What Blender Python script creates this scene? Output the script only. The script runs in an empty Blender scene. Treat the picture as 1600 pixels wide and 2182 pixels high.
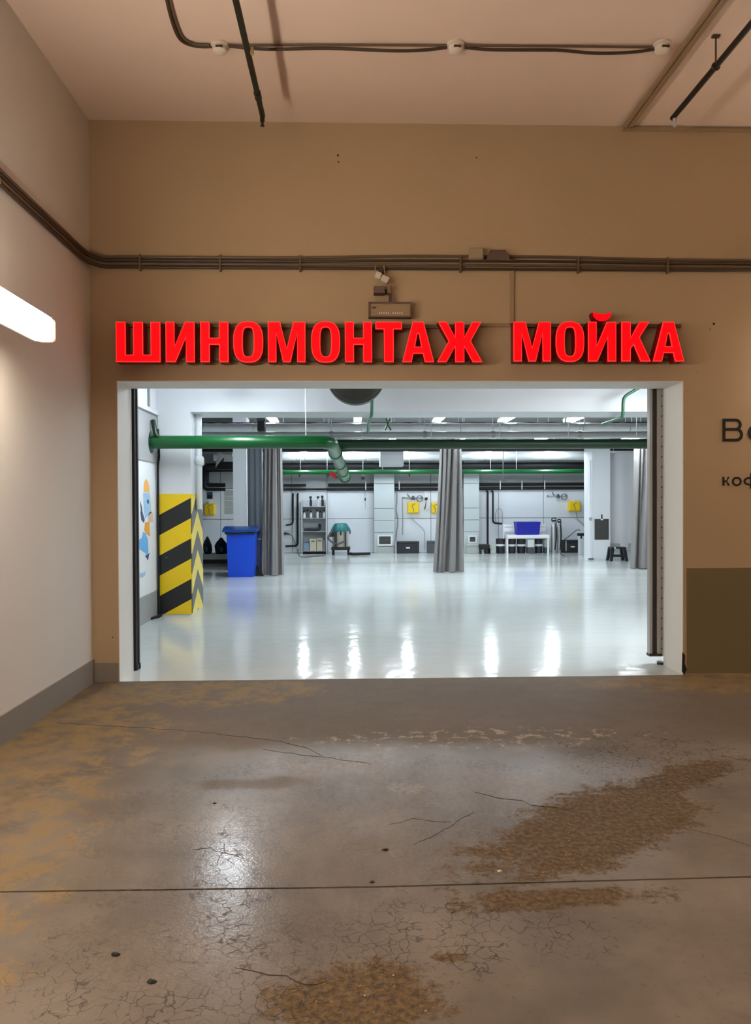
import bpy, bmesh, math, random
from mathutils import Vector, Matrix
from mathutils.geometry import tessellate_polygon
random.seed(7)
S = bpy.context.scene
C = S.collection
R = math.radians

# ------------------------------------------------------------------ camera
cam = bpy.data.objects.new('camera', bpy.data.cameras.new('camera'))
C.objects.link(cam)
cam.data.sensor_fit = 'HORIZONTAL'
cam.data.sensor_width = 36.0
F = 1600.0
cam.data.lens = 36.0 * F / 1600.0
cam.data.clip_start = 0.05
YAW = math.atan(50 / F)
PITCH = math.atan(19 / F)
ROLL = R(-0.25)
CAMROT = Matrix.Rotation(-YAW, 3, 'Z') @ Matrix.Rotation(R(90) - PITCH, 3, 'X') @ Matrix.Rotation(ROLL, 3, 'Z')
CAMLOC = Vector((0, 0, 1.5))
cam.matrix_world = Matrix.Translation(CAMLOC) @ CAMROT.to_4x4()
S.camera = cam

# ------------------------------------------------------------------ world and exposure
w = bpy.data.worlds.new('world'); S.world = w
w.use_nodes = True
w.node_tree.nodes['Background'].inputs['Color'].default_value = (1.0, 0.85, 0.7, 1)
w.node_tree.nodes['Background'].inputs['Strength'].default_value = 0.02
S.view_settings.view_transform = 'Standard'
S.view_settings.look = 'None'
S.view_settings.gamma = 1.0
S.view_settings.use_curve_mapping = False
S.view_settings.exposure = 0.0
S.cycles.use_denoising = True
S.cycles.max_bounces = 6
S.cycles.diffuse_bounces = 4
S.cycles.glossy_bounces = 3
S.cycles.transmission_bounces = 2
S.cycles.use_adaptive_sampling = True
S.cycles.adaptive_threshold = 0.05
S.cycles.sample_clamp_indirect = 6.0
S.cycles.caustics_reflective = False
S.cycles.caustics_refractive = False
# strengths of the lamps (each lamp's own diffuser gives the light)
HALL_LAMP = 84.0       # cool tubes in the wash hall
GARAGE_LAMP = 67.0     # warm tube on the garage wall
GARAGE_LAMP_FAR = 67.0
HALL_COL = (0.84, 0.93, 1.0)
GARAGE_COL = (1.0, 0.87, 0.70)

# ------------------------------------------------------------------ helpers
def P(px, py, Y):
    """world point at depth Y whose picture in the 1600 x 2182 frame is (px, py)"""
    d = CAMROT @ Vector(((px - 800) / F, (1091 - py) / F, -1))
    return CAMLOC + d * (Y / d.y)
def PX(px, py, X):
    d = CAMROT @ Vector(((px - 800) / F, (1091 - py) / F, -1))
    return CAMLOC + d * (X / d.x)
def PZ(px, py, Z):
    d = CAMROT @ Vector(((px - 800) / F, (1091 - py) / F, -1))
    return CAMLOC + d * ((Z - 1.5) / d.z)
def rect(px0, py0, px1, py1, Y):
    a = P((px0 + px1) / 2, py0, Y); b = P((px0 + px1) / 2, py1, Y)
    l = P(px0, (py0 + py1) / 2, Y); r = P(px1, (py0 + py1) / 2, Y)
    return l.x, r.x, b.z, a.z
def lin(c):
    f = lambda v: v / 12.92 if v <= 0.04045 else ((v + 0.055) / 1.055) ** 2.4
    return tuple(f(x / 255.0) for x in c)

class Mats(dict):
    pass
M = Mats()
def mat(name, col, rough=0.5, metal=0.0, vary=0.0, scale=6.0, bump=0.0, bscale=60.0, emit=None, estr=0.0, spec=0.5, trans=0.0, coat=0.0):
    """plain procedural material: colour with a little noise, fine relief"""
    m = bpy.data.materials.new(name); m.use_nodes = True
    nt = m.node_tree; b = nt.nodes['Principled BSDF']
    rgb = lin(col) if max(col) > 1 else col
    b.inputs['Base Color'].default_value = (*rgb, 1)
    b.inputs['Roughness'].default_value = rough
    b.inputs['Metallic'].default_value = metal
    b.inputs['Specular IOR Level'].default_value = spec
    b.inputs['Coat Weight'].default_value = coat
    if trans: b.inputs['Transmission Weight'].default_value = trans
    if emit is not None:
        b.inputs['Emission Color'].default_value = (*emit, 1)
        b.inputs['Emission Strength'].default_value = estr
    if vary or bump:
        tc = nt.nodes.new('ShaderNodeTexCoord')
    if vary:
        n = nt.nodes.new('ShaderNodeTexNoise'); n.inputs['Scale'].default_value = scale; n.inputs['Detail'].default_value = 6
        mx = nt.nodes.new('ShaderNodeMix'); mx.data_type = 'RGBA'
        mx.inputs[6].default_value = (*[c * (1 - vary) for c in rgb], 1)
        mx.inputs[7].default_value = (*[min(1, c * (1 + vary)) for c in rgb], 1)
        nt.links.new(tc.outputs['Object'], n.inputs['Vector'])
        nt.links.new(n.outputs['Fac'], mx.inputs[0]); nt.links.new(mx.outputs[2], b.inputs['Base Color'])
    if bump:
        n2 = nt.nodes.new('ShaderNodeTexNoise'); n2.inputs['Scale'].default_value = bscale; n2.inputs['Detail'].default_value = 4
        bp = nt.nodes.new('ShaderNodeBump'); bp.inputs['Strength'].default_value = bump; bp.inputs['Distance'].default_value = 0.01
        nt.links.new(tc.outputs['Object'], n2.inputs['Vector'])
        nt.links.new(n2.outputs['Fac'], bp.inputs['Height']); nt.links.new(bp.outputs['Normal'], b.inputs['Normal'])
    M[name] = m
    return m

class MB:
    def __init__(self): self.bm = bmesh.new()
    def box(self, x0, x1, y0, y1, z0, z1, bev=0.0):
        t = bmesh.new()
        bmesh.ops.create_cube(t, size=1.0)
        for v in t.verts:
            v.co = Vector(((x0 + x1) / 2 + v.co.x * abs(x1 - x0), (y0 + y1) / 2 + v.co.y * abs(y1 - y0), (z0 + z1) / 2 + v.co.z * abs(z1 - z0)))
        if bev: bmesh.ops.bevel(t, geom=t.edges[:], offset=bev, segments=2, affect='EDGES', profile=0.5)
        self._add(t); return self
    def _add(self, t):
        me = bpy.data.meshes.new('t'); t.to_mesh(me); t.free(); self.bm.from_mesh(me); bpy.data.meshes.remove(me)
    def rings(self, rings, cap=True, closed=True):
        vs = [[self.bm.verts.new(p) for p in r] for r in rings]
        n = len(vs[0])
        for a, b in zip(vs, vs[1:]):
            for i in range(n if closed else n - 1):
                j = (i + 1) % n
                self.bm.faces.new((a[i], a[j], b[j], b[i]))
        if cap and closed:
            self.bm.faces.new(list(reversed(vs[0]))); self.bm.faces.new(vs[-1])
        return self
    def tube(self, pts, r, n=10, cap=True):
        pts = [Vector(p) for p in pts]; rr = []
        up = Vector((0, 0, 1))
        prev = None
        for i, p in enumerate(pts):
            d = ((pts[i + 1] if i + 1 < len(pts) else p) - (pts[i - 1] if i else p)).normalized()
            if prev is None:
                a = d.cross(up)
                if a.length < 0.05: a = d.cross(Vector((1, 0, 0)))
            else:
                a = prev - d * prev.dot(d)
            a.normalize(); prev = a; b = d.cross(a)
            q = r[i] if isinstance(r, (list, tuple)) else r
            rr.append([p + a * (q * math.cos(2 * math.pi * k / n)) + b * (q * math.sin(2 * math.pi * k / n)) for k in range(n)])
        return self.rings(rr, cap)
    def lathe(self, c, prof, axis='Z', n=24):
        """prof: (radius, height) pairs along axis from c"""
        c = Vector(c); rr = []
        for r, h in prof:
            ring = []
            for k in range(n):
                u, v = r * math.cos(2 * math.pi * k / n), r * math.sin(2 * math.pi * k / n)
                ring.append(c + (Vector((u, v, h)) if axis == 'Z' else Vector((u, h, -v)) if axis == 'Y' else Vector((h, u, v))))
            rr.append(ring)
        return self.rings(rr)
    def prism(self, outline, holes, place, d0, d1):
        """flat outline with holes; place(u, v, d) -> point"""
        loops = [outline] + list(holes)
        tris = tessellate_polygon([[Vector((u, v, 0)) for u, v in l] for l in loops])
        flat = [p for l in loops for p in l]
        f = [self.bm.verts.new(place(u, v, d0)) for u, v in flat]
        b = [self.bm.verts.new(place(u, v, d1)) for u, v in flat]
        for t in tris:
            try: self.bm.faces.new([f[i] for i in t])
            except ValueError: pass
            try: self.bm.faces.new([b[i] for i in reversed(t)])
            except ValueError: pass
        o = 0
        for l in loops:
            n = len(l)
            for i in range(n):
                j = (i + 1) % n
                self.bm.faces.new((f[o + i], b[o + i], b[o + j], f[o + j]))
            o += n
        return self
    def build(self, name, material, parent=None, smooth=False):
        return obj(name, self, material, parent, smooth)

def wloc(o):
    v = Vector((0, 0, 0))
    while o is not None:
        v += o.location; o = o.parent
    return v
def obj(name, mb, material, parent=None, smooth=False):
    bm = mb.bm
    bmesh.ops.recalc_face_normals(bm, faces=bm.faces[:])
    if parent is not None:
        off = wloc(parent)
        loc = Vector((0, 0, 0))
    else:
        xs = [v.co for v in bm.verts]
        off = Vector(((min(p.x for p in xs) + max(p.x for p in xs)) / 2, (min(p.y for p in xs) + max(p.y for p in xs)) / 2, min(p.z for p in xs)))
        loc = off
    for v in bm.verts: v.co -= off
    if smooth:
        for f in bm.faces: f.smooth = True
        for e in bm.edges:
            if len(e.link_faces) == 2 and e.calc_face_angle(0) > R(40): e.smooth = False
    me = bpy.data.meshes.new(name); bm.to_mesh(me); bm.free()
    for m in (material if isinstance(material, (list, tuple)) else [material]): me.materials.append(M[m])
    o = bpy.data.objects.new(name, me); C.objects.link(o)
    o.location = loc
    if parent is not None: o.parent = parent
    return o
def tag(o, label, cat, group=None):
    o['label'] = label; o['category'] = cat
    if group: o['group'] = group
    return o
def thing(name, label, cat, loc, group=None):
    o = bpy.data.objects.new(name, None); C.objects.link(o); o.location = loc
    o.empty_display_size = 0.1
    return tag(o, label, cat, group)
def struct(o):
    o['kind'] = 'structure'; return o
def copy_tree(o, parent=None):
    c = o.copy(); C.objects.link(c); c.parent = parent
    for ch in list(o.children): copy_tree(ch, c)
    return c
def smooth_path(pts, k=6):
    pts = [Vector(p) for p in pts]; out = []
    for i in range(len(pts) - 1):
        p0 = pts[max(i - 1, 0)]; p1 = pts[i]; p2 = pts[i + 1]; p3 = pts[min(i + 2, len(pts) - 1)]
        for s in range(k):
            t = s / k
            out.append(0.5 * ((2 * p1) + (p2 - p0) * t + (2 * p0 - 5 * p1 + 4 * p2 - p3) * t * t + (3 * p1 - p0 - 3 * p2 + p3) * t ** 3))
    out.append(pts[-1]); return out
def bend(pts, r=0.05, k=5):
    """polyline with rounded corners"""
    pts = [Vector(p) for p in pts]; out = [pts[0]]
    for a, b, c in zip(pts, pts[1:], pts[2:]):
        q = min(r, (a - b).length * 0.45, (c - b).length * 0.45)
        p0 = b + (a - b).normalized() * q; p1 = b + (c - b).normalized() * q
        for s in range(k + 1):
            t = s / k; out.append(p0 * (1 - t) ** 2 + b * 2 * t * (1 - t) + p1 * t * t)
    out.append(pts[-1]); return out

# ------------------------------------------------------------------ materials
mat('tan_wall', (174, 150, 120), 0.75, vary=0.06, scale=1.2, bump=0.06, bscale=90)
mat('left_wall', (210, 204, 197), 0.75, vary=0.04, scale=1.0, bump=0.06, bscale=90)
mat('dado_paint', (110, 98, 70), 0.7, vary=0.06, scale=1.5)
mat('base_grey', (128, 120, 112), 0.6, vary=0.06, scale=3)
mat('garage_ceiling', (222, 200, 184), 0.85, vary=0.03, scale=1.0, bump=0.05, bscale=50)
mat('jamb_white', (228, 226, 222), 0.6, vary=0.02)
mat('hall_white', (226, 230, 234), 0.6, vary=0.02, scale=2)
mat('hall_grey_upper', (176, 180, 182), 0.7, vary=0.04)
mat('panel_white', (224, 230, 236), 0.35, vary=0.03, scale=1.5)
mat('pilaster_tile', (196, 206, 208), 0.35, vary=0.04, scale=1.5)
mat('hall_ceiling', (92, 94, 92), 0.9, vary=0.05)
mat('beam_white', (226, 230, 236), 0.7, vary=0.02)
mat('joint_dark', (60, 62, 62), 0.9)
mat('skirt_grey', (150, 152, 152), 0.5, vary=0.05)
mat('side_grey', (158, 158, 160), 0.6, vary=0.04)
mat('conduit_brown', (96, 78, 58), 0.5, vary=0.15, scale=3)
mat('conduit_dark', (62, 47, 34), 0.5, vary=0.15, scale=3)
mat('trunk_beige', (150, 126, 98), 0.6, vary=0.05)
mat('box_beige', (150, 132, 106), 0.6, vary=0.05)
mat('box_brown', (96, 74, 66), 0.6, vary=0.05)
mat('black_plastic', (22, 22, 24), 0.45, vary=0.2)
mat('black_rubber', (14, 14, 16), 0.7, vary=0.2)
mat('dark_green', (16, 26, 12), 0.45, vary=0.15)
mat('pipe_black', (24, 20, 16), 0.5, vary=0.15)
mat('plaster_white', (214, 202, 186), 0.6)
mat('red_face', (220, 6, 10), 0.5, emit=(1.0, 0.003, 0.008), estr=0.8, spec=0.08)
mat('red_side', (96, 5, 6), 0.5, emit=(1.0, 0.01, 0.01), estr=0.03, spec=0.2)
mat('red_trim', (235, 40, 34), 0.4, emit=(1.0, 0.05, 0.035), estr=0.75, spec=0.2)
mat('rail_brown', (110, 88, 64), 0.5, metal=0.3)
mat('ink', (18, 12, 10), 0.8)
mat('garage_tube', (255, 240, 220), 0.4, emit=GARAGE_COL, estr=GARAGE_LAMP)
mat('garage_tube_far', (255, 240, 220), 0.4, emit=GARAGE_COL, estr=GARAGE_LAMP_FAR)
mat('lamp_cap', (240, 210, 180), 0.5, emit=(1.0, 0.55, 0.35), estr=0.35)
mat('lamp_body', (200, 190, 178), 0.5)
mat('hall_tube', (255, 255, 255), 0.4, emit=HALL_COL, estr=HALL_LAMP)
mat('lamp_white', (220, 224, 226), 0.4)
mat('green_pipe', (8, 82, 38), 0.3, vary=0.1, scale=3)
mat('green_pipe_shaded', (8, 46, 22), 0.35, vary=0.12, scale=3)
mat('green_pale', (52, 106, 76), 0.4, vary=0.12, scale=4)
mat('foil', (228, 231, 233), 0.3, metal=0.35, vary=0.15, scale=5, bump=0.5, bscale=14)
mat('galv', (196, 200, 203), 0.35, metal=0.35, vary=0.12, scale=5)
mat('steel', (178, 180, 182), 0.35, metal=0.7, vary=0.06)
mat('alu', (176, 174, 172), 0.4, metal=0.4, vary=0.06)
mat('rail_dark', (44, 38, 36), 0.5, vary=0.1)
mat('duct_dark', (26, 27, 29), 0.6, metal=0.1, vary=0.2)
mat('disc_grey', (64, 66, 64), 0.6, vary=0.1)
mat('yellow', (246, 206, 10), 0.4, vary=0.05)
mat('stripe_black', (36, 36, 36), 0.5, vary=0.1)
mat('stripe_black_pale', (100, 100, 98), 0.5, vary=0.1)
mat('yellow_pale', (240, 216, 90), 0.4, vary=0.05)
mat('bin_blue', (8, 76, 216), 0.45, vary=0.06)
mat('bin_lid', (16, 70, 150), 0.3, vary=0.1)
mat('bin_lid_under', (14, 28, 46), 0.4)
mat('curtain_grey', (124, 121, 120), 0.75, vary=0.06, scale=3, bump=0.1, bscale=20)
mat('curtain_blue', (120, 126, 134), 0.45, vary=0.1, scale=3)
mat('curtain_light', (206, 206, 210), 0.5, vary=0.05, scale=2, bump=0.4, bscale=5)
mat('pvc_clear', (150, 158, 166), 0.25, vary=0.12, scale=2)
mat('vac_teal', (18, 110, 112), 0.4, vary=0.08)
mat('vac_drum', (196, 190, 178), 0.4, vary=0.06)
mat('shelf_white', (206, 210, 214), 0.5, vary=0.03)
mat('carton', (206, 200, 176), 0.8, vary=0.06)
mat('crate_greyblue', (128, 150, 178), 0.5, vary=0.06)
mat('purple_grey', (140, 130, 144), 0.6)
mat('crate_blue', (10, 24, 160), 0.5, vary=0.08)
mat('bench_white', (246, 247, 247), 0.4, vary=0.03)
mat('chest_black', (34, 34, 40), 0.5, vary=0.15)
mat('chest_grey', (74, 78, 82), 0.5, vary=0.1)
mat('bag_navy', (20, 36, 54), 0.6, vary=0.3, scale=12)
mat('bag_teal', (40, 80, 84), 0.6, vary=0.3, scale=12)
mat('board_grey', (62, 62, 60), 0.7, vary=0.1)
mat('paper_white', (232, 234, 236), 0.7)
mat('red_paint', (196, 30, 34), 0.4)
mat('clear_bottle', (206, 210, 216), 0.25)
mat('vent_dark', (92, 96, 92), 0.6)
mat('grey_light', (176, 182, 176), 0.6, vary=0.05)
mat('mural_orange', (240, 176, 90), 0.7, vary=0.12, scale=18)
mat('mural_amber', (226, 158, 60), 0.7, vary=0.08, scale=18)
mat('mural_blue', (104, 170, 224), 0.7, vary=0.25, scale=12)
mat('mural_pale', (160, 194, 224), 0.7, vary=0.25, scale=12)
mat('mural_navy', (52, 76, 110), 0.7, vary=0.3, scale=14)
mat('mural_skin', (222, 190, 170), 0.7, vary=0.1)
mat('pebble_dark', (30, 26, 22), 0.8)
mat('crack_dark', (44, 36, 30), 0.9)
mat('speck', (24, 20, 16), 0.9)

def node(nt, typ, **kw):
    n = nt.nodes.new(typ)
    for k, v in kw.items(): setattr(n, k, v)
    return n
def garage_floor_material():
    """worn concrete: polished patch, rough apron, rusty wet grit, yellow paint remains, fine crazing"""
    m = bpy.data.materials.new('garage_floor'); m.use_nodes = True; M['garage_floor'] = m
    nt = m.node_tree; L = nt.links.new; b = nt.nodes['Principled BSDF']
    geo = node(nt, 'ShaderNodeNewGeometry')
    def math_(op, a, c=None, clamp=False):
        n = node(nt, 'ShaderNodeMath', operation=op); n.use_clamp = clamp
        for i, v in enumerate((a, c)):
            if v is None: continue
            if hasattr(v, 'is_output'): L(v, n.inputs[i])
            else: n.inputs[i].default_value = v
        return n.outputs[0]
    def noise(scale, detail=6, rough=0.6, vec=None, dist=0.0):
        n = node(nt, 'ShaderNodeTexNoise'); n.inputs['Scale'].default_value = scale; n.inputs['Detail'].default_value = detail
        n.inputs['Roughness'].default_value = rough; n.inputs['Distortion'].default_value = dist
        L(vec or geo.outputs['Position'], n.inputs['Vector']); return n
    def ramp(fac, lo, hi):
        n = node(nt, 'ShaderNodeMapRange'); n.inputs['From Min'].default_value = lo; n.inputs['From Max'].default_value = hi
        n.interpolation_type = 'SMOOTHSTEP'; L(fac, n.inputs['Value']); return n.outputs['Result']
    def mix(fac, a, c):
        n = node(nt, 'ShaderNodeMix', data_type='RGBA'); L(fac, n.inputs[0])
        for i, v in ((6, a), (7, c)):
            if hasattr(v, 'is_output'): L(v, n.inputs[i])
            else: n.inputs[i].default_value = (*v, 1)
        return n.outputs[2]
    sep = node(nt, 'ShaderNodeSeparateXYZ'); L(geo.outputs['Position'], sep.inputs[0])
    X, Y = sep.outputs['X'], sep.outputs['Y']
    nA = noise(1.1, 4, 0.6).outputs['Fac']; nB = noise(6.0, 5, 0.72).outputs['Fac']; nC = noise(40, 2, 0.6).outputs['Fac']
    def blob(cx, cy, rx, ry, ang=0.0):
        """signed: 1 in the middle, 0 at the rim"""
        ca, sa = math.cos(ang), math.sin(ang)
        dx = math_('SUBTRACT', X, cx); dy = math_('SUBTRACT', Y, cy)
        u = math_('ADD', math_('MULTIPLY', dx, ca / rx), math_('MULTIPLY', dy, sa / rx))
        v = math_('ADD', math_('MULTIPLY', dx, -sa / ry), math_('MULTIPLY', dy, ca / ry))
        q = math_('SQRT', math_('ADD', math_('MULTIPLY', u, u), math_('MULTIPLY', v, v)))
        return math_('SUBTRACT', 1.0, q)
    nD = noise(34.0, 4, 0.8).outputs['Fac']
    def edge(bl, amp=1.0, lo=-0.05, hi=0.35):
        n = math_('MULTIPLY', math_('SUBTRACT', math_('ADD', math_('MULTIPLY', nA, 0.3), math_('ADD', math_('MULTIPLY', nB, 0.45), math_('MULTIPLY', nD, 0.25))), 0.5), amp * 4.5)
        return ramp(math_('ADD', bl, n), lo, hi)
    mx = lambda *a: a[0] if len(a) == 1 else math_('MAXIMUM', a[0], mx(*a[1:]))
    concrete = mix(ramp(nA, 0.3, 0.7), lin((92, 83, 74)), lin((122, 111, 100)))
    concrete = mix(math_('MULTIPLY', ramp(nB, 0.45, 0.75), 0.5), concrete, lin((90, 79, 68)))
    # apron of the doorway, rough and browner
    apron = math_('MULTIPLY', ramp(math_('ADD', Y, math_('MULTIPLY', math_('SUBTRACT', nA, 0.5), 1.2)), 4.55, 4.8), 1.0)
    col = mix(math_('MULTIPLY', apron, 0.75), concrete, lin((96, 83, 70)))
    # yellow-green paint remains by the wall and the jambs
    yel = mx(edge(blob(-2.0, 4.3, 0.75, 2.2), 1.3), edge(blob(-1.75, 2.6, 0.55, 1.5), 1.3), edge(blob(3.3, 6.1, 1.5, 0.35), 0.5), edge(blob(-1.2, 6.0, 0.9, 0.45), 0.9))
    yel = math_('MULTIPLY', yel, ramp(nB, 0.35, 0.6))
    col = mix(math_('MULTIPLY', yel, 0.46), col, lin((152, 120, 60)))
    # rusty wet grit
    rust = mx(edge(blob(1.1, 3.44, 0.92, 0.34, 0.62), 0.8), edge(blob(1.75, 3.98, 0.5, 0.14, 0.6), 1.0), edge(blob(0.72, 2.8, 0.42, 0.10, 0.05), 0.9),
              edge(blob(0.02, 2.25, 0.30, 0.24), 0.8), math_('MULTIPLY', edge(blob(-0.55, 4.02, 0.42, 0.10), 1.0), 0.5), edge(blob(0.3, 2.45, 0.07, 0.025), 1.0), math_('MULTIPLY', edge(blob(0.02, 3.26, 0.12, 0.08), 0.8), 0.4))
    rustcol = mix(ramp(nC, 0.35, 0.7), lin((66, 50, 26)), lin((110, 85, 47)))
    col = mix(math_('MULTIPLY', math_('MULTIPLY', rust, 0.9), ramp(nD, 0.2, 0.5)), col, rustcol)
    spark = math_('MULTIPLY', rust, ramp(noise(75, 2, 0.5).outputs['Fac'], 0.68, 0.74))
    col = mix(math_('MULTIPLY', spark, 0.7), col, lin((206, 184, 128)))  # wet glints painted into the colour as pale specks
    # white worn paint at the apron's edge
    wp = math_('MULTIPLY', edge(blob(0.75, 4.75, 1.2, 0.25), 0.6), ramp(noise(11, 4, 0.75).outputs['Fac'], 0.54, 0.60))
    wp = mx(wp, math_('MULTIPLY', edge(blob(0.27, 3.92, 0.12, 0.09), 0.5), ramp(nC, 0.45, 0.6)))
    col = mix(math_('MULTIPLY', wp, 0.6), col, lin((170, 160, 142)))
    # crazing
    vor = node(nt, 'ShaderNodeTexVoronoi', feature='DISTANCE_TO_EDGE'); vor.inputs['Scale'].default_value = 19.0
    wv = node(nt, 'ShaderNodeVectorMath', operation='ADD')
    nn = noise(6, 3, 0.6); sc = node(nt, 'ShaderNodeVectorMath', operation='SCALE'); sc.inputs['Scale'].default_value = 0.16
    L(nn.outputs['Color'], sc.inputs[0]); L(geo.outputs['Position'], wv.inputs[0]); L(sc.outputs[0], wv.inputs[1]); L(wv.outputs[0], vor.inputs['Vector'])
    craze = math_('SUBTRACT', 1.0, ramp(vor.outputs['Distance'], 0.005, 0.05))
    cm = mx(edge(blob(-0.45, 2.65, 0.65, 0.8), 0.6), edge(blob(-0.5, 3.4, 0.6, 0.45), 0.6), edge(blob(0.25, 2.6, 0.7, 0.25), 0.8), edge(blob(1.7, 4.3, 0.6, 0.5), 1.0))
    craze = math_('MULTIPLY', math_('MULTIPLY', craze, cm), ramp(nB, 0.36, 0.52))
    craze = math_('MULTIPLY', craze, 0.85)
    col = mix(craze, col, lin((62, 52, 46)))
    # fine dark flecks
    fl = math_('MULTIPLY', mx(ramp(noise(22, 3, 0.75).outputs['Fac'], 0.62, 0.70), math_('MULTIPLY', ramp(nD, 0.56, 0.68), 0.6)), 0.42)
    col = mix(fl, col, lin((78, 64, 54)))
    L(col, b.inputs['Base Color'])
    # polish
    polish = edge(blob(0.1, 3.7, 2.2, 1.25), 0.35, -0.05, 0.4)
    polish = mx(polish, math_('MULTIPLY', edge(blob(-0.3, 2.4, 1.5, 1.0), 0.3, -0.05, 0.5), 0.85))
    polish = math_('MULTIPLY', polish, math_('SUBTRACT', 1.0, apron))
    polish = math_('MULTIPLY', polish, math_('SUBTRACT', 1.0, math_('MULTIPLY', rust, 0.9)))
    rg = math_('SUBTRACT', 0.62, math_('MULTIPLY', polish, 0.34))
    rg = math_('SUBTRACT', rg, math_('MULTIPLY', ramp(blob(-0.5, 3.0, 0.9, 1.0), 0.0, 0.8), 0.10))
    rg = math_('ADD', rg, math_('MULTIPLY', math_('SUBTRACT', nB, 0.5), 0.18))
    rg = math_('ADD', rg, math_('MULTIPLY', craze, 0.3))
    rg = math_('ADD', rg, math_('MULTIPLY', math_('SUBTRACT', nD, 0.5), 0.25))
    rg = math_('SUBTRACT', rg, math_('MULTIPLY', spark, 0.35))
    L(rg, b.inputs['Roughness'])
    L(math_('ADD', 0.16, math_('MULTIPLY', polish, 0.10)), b.inputs['Specular IOR Level'])
    h = math_('MULTIPLY', noise(70, 2, 0.7).outputs['Fac'], 0.6)
    bp = node(nt, 'ShaderNodeBump'); bp.inputs['Distance'].default_value = 0.008
    L(math_('ADD', 0.14, math_('MULTIPLY', rust, 0.75), True), bp.inputs['Strength'])
    L(h, bp.inputs['Height']); L(bp.outputs['Normal'], b.inputs['Normal'])
garage_floor_material()
def hall_floor_material():
    m = bpy.data.materials.new('hall_floor'); m.use_nodes = True; M['hall_floor'] = m
    nt = m.node_tree; L = nt.links.new; b = nt.nodes['Principled BSDF']
    geo = node(nt, 'ShaderNodeNewGeometry')
    n = node(nt, 'ShaderNodeTexNoise'); n.inputs['Scale'].default_value = 0.5; n.inputs['Detail'].default_value = 7
    mp = node(nt, 'ShaderNodeMapping'); mp.inputs['Scale'].default_value = (0.5, 1.4, 1)
    L(geo.outputs['Position'], mp.inputs[0]); L(mp.outputs[0], n.inputs['Vector'])
    mx = node(nt, 'ShaderNodeMix', data_type='RGBA'); L(n.outputs['Fac'], mx.inputs[0])
    mx.inputs[6].default_value = (*lin((202, 208, 205)), 1); mx.inputs[7].default_value = (*lin((218, 223, 221)), 1)
    L(mx.outputs[2], b.inputs['Base Color'])
    mr = node(nt, 'ShaderNodeMapRange'); mr.inputs['From Min'].default_value = 0.3; mr.inputs['From Max'].default_value = 0.7
    mr.inputs['To Min'].default_value = 0.08; mr.inputs['To Max'].default_value = 0.17
    L(n.outputs['Fac'], mr.inputs['Value']); L(mr.outputs[0], b.inputs['Roughness'])
    b.inputs['Specular IOR Level'].default_value = 0.4
    n2 = node(nt, 'ShaderNodeTexNoise'); n2.inputs['Scale'].default_value = 5.0; n2.inputs['Detail'].default_value = 4
    L(geo.outputs['Position'], n2.inputs['Vector'])
    bp = node(nt, 'ShaderNodeBump'); bp.inputs['Strength'].default_value = 0.16; bp.inputs['Distance'].default_value = 0.02
    L(n2.outputs['Fac'], bp.inputs['Height']); L(bp.outputs['Normal'], b.inputs['Normal'])
hall_floor_material()

# ------------------------------------------------------------------ structure: garage aisle
WY = 6.4           # face of the front wall
WT = 0.4           # its thickness
XL = -2.19         # face of the left wall
XR, YB, ZC = 8.0, -8.0, 4.72
OX0, OX1, OZ = -1.975, 2.86, 2.54
HX0, HX1, HY1, HZ = -7.0, 13.0, 22.75, 3.45

fl = struct(MB().box(XL - 0.3, XR + 0.3, YB - 0.3, WY, -0.3, -0.02).build('floor', 'crack_dark'))
YJ = 2.93
def slab(pts):
    MB().prism(pts, [], lambda u, v, d: Vector((u, v, d)), 0.0, -0.02).build('slab', 'garage_floor', fl)
jL, jR = P(0, 1897, 2.9), None
a = PZ(-200, 1903, 0); b_ = PZ(800, 1890, 0); c_ = PZ(1900, 1860, 0)
g = 0.006
slab([(XL, YB), (XR, YB), (XR, c_.y - g), (c_.x, c_.y - g), (b_.x, b_.y - g), (a.x, a.y - g), (XL, a.y - g)])
slab([(XL, a.y + g), (a.x, a.y + g), (b_.x, b_.y + g), (c_.x, c_.y + g), (XR, c_.y + g), (XR, WY), (XL, WY)])
def crack(pts, wdt):
    p = [PZ(x, y, 0.0) for x, y in pts]
    q = []
    for i in range(len(p) - 1):
        n = max(2, int((p[i + 1] - p[i]).length / 0.05))
        for k in range(n):
            t = k / n; v = p[i].lerp(p[i + 1], t)
            q.append(v + Vector((0, random.uniform(-0.012, 0.012), 0)))
    q.append(p[-1])
    top, bot = [], []
    for i, v in enumerate(q):
        ww = wdt * random.uniform(0.12, 0.62) * (0.25 if i in (0, len(q) - 1) else 1)
        top.append((v.x, v.y + ww)); bot.append((v.x, v.y - ww))
    MB().prism(top + bot[::-1], [], lambda u, v, d: Vector((u, v, d)), 0.0012, 0.0002).build('crack', 'crack_dark', fl)
crack([(120, 1540), (300, 1550), (450, 1562), (600, 1580), (650, 1592), (690, 1612)], 0.006)
crack([(560, 1596), (640, 1608), (690, 1613), (790, 1628)], 0.006)
crack([(1010, 1686), (1060, 1700), (1115, 1708), (1130, 1716), (1190, 1722), (1225, 1726)], 0.007)
crack([(1450, 1762), (1540, 1782), (1610, 1806)], 0.003)
crack([(410, 1810), (450, 1806), (470, 1818), (520, 1830)], 0.004)
crack([(830, 1755), (880, 1746), (960, 1752)], 0.003)
crack([(500, 2060), (610, 2082), (650, 2102), (700, 2090)], 0.003)
crack([(880, 1800), (960, 1760), (1010, 1730)], 0.0025)

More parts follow.
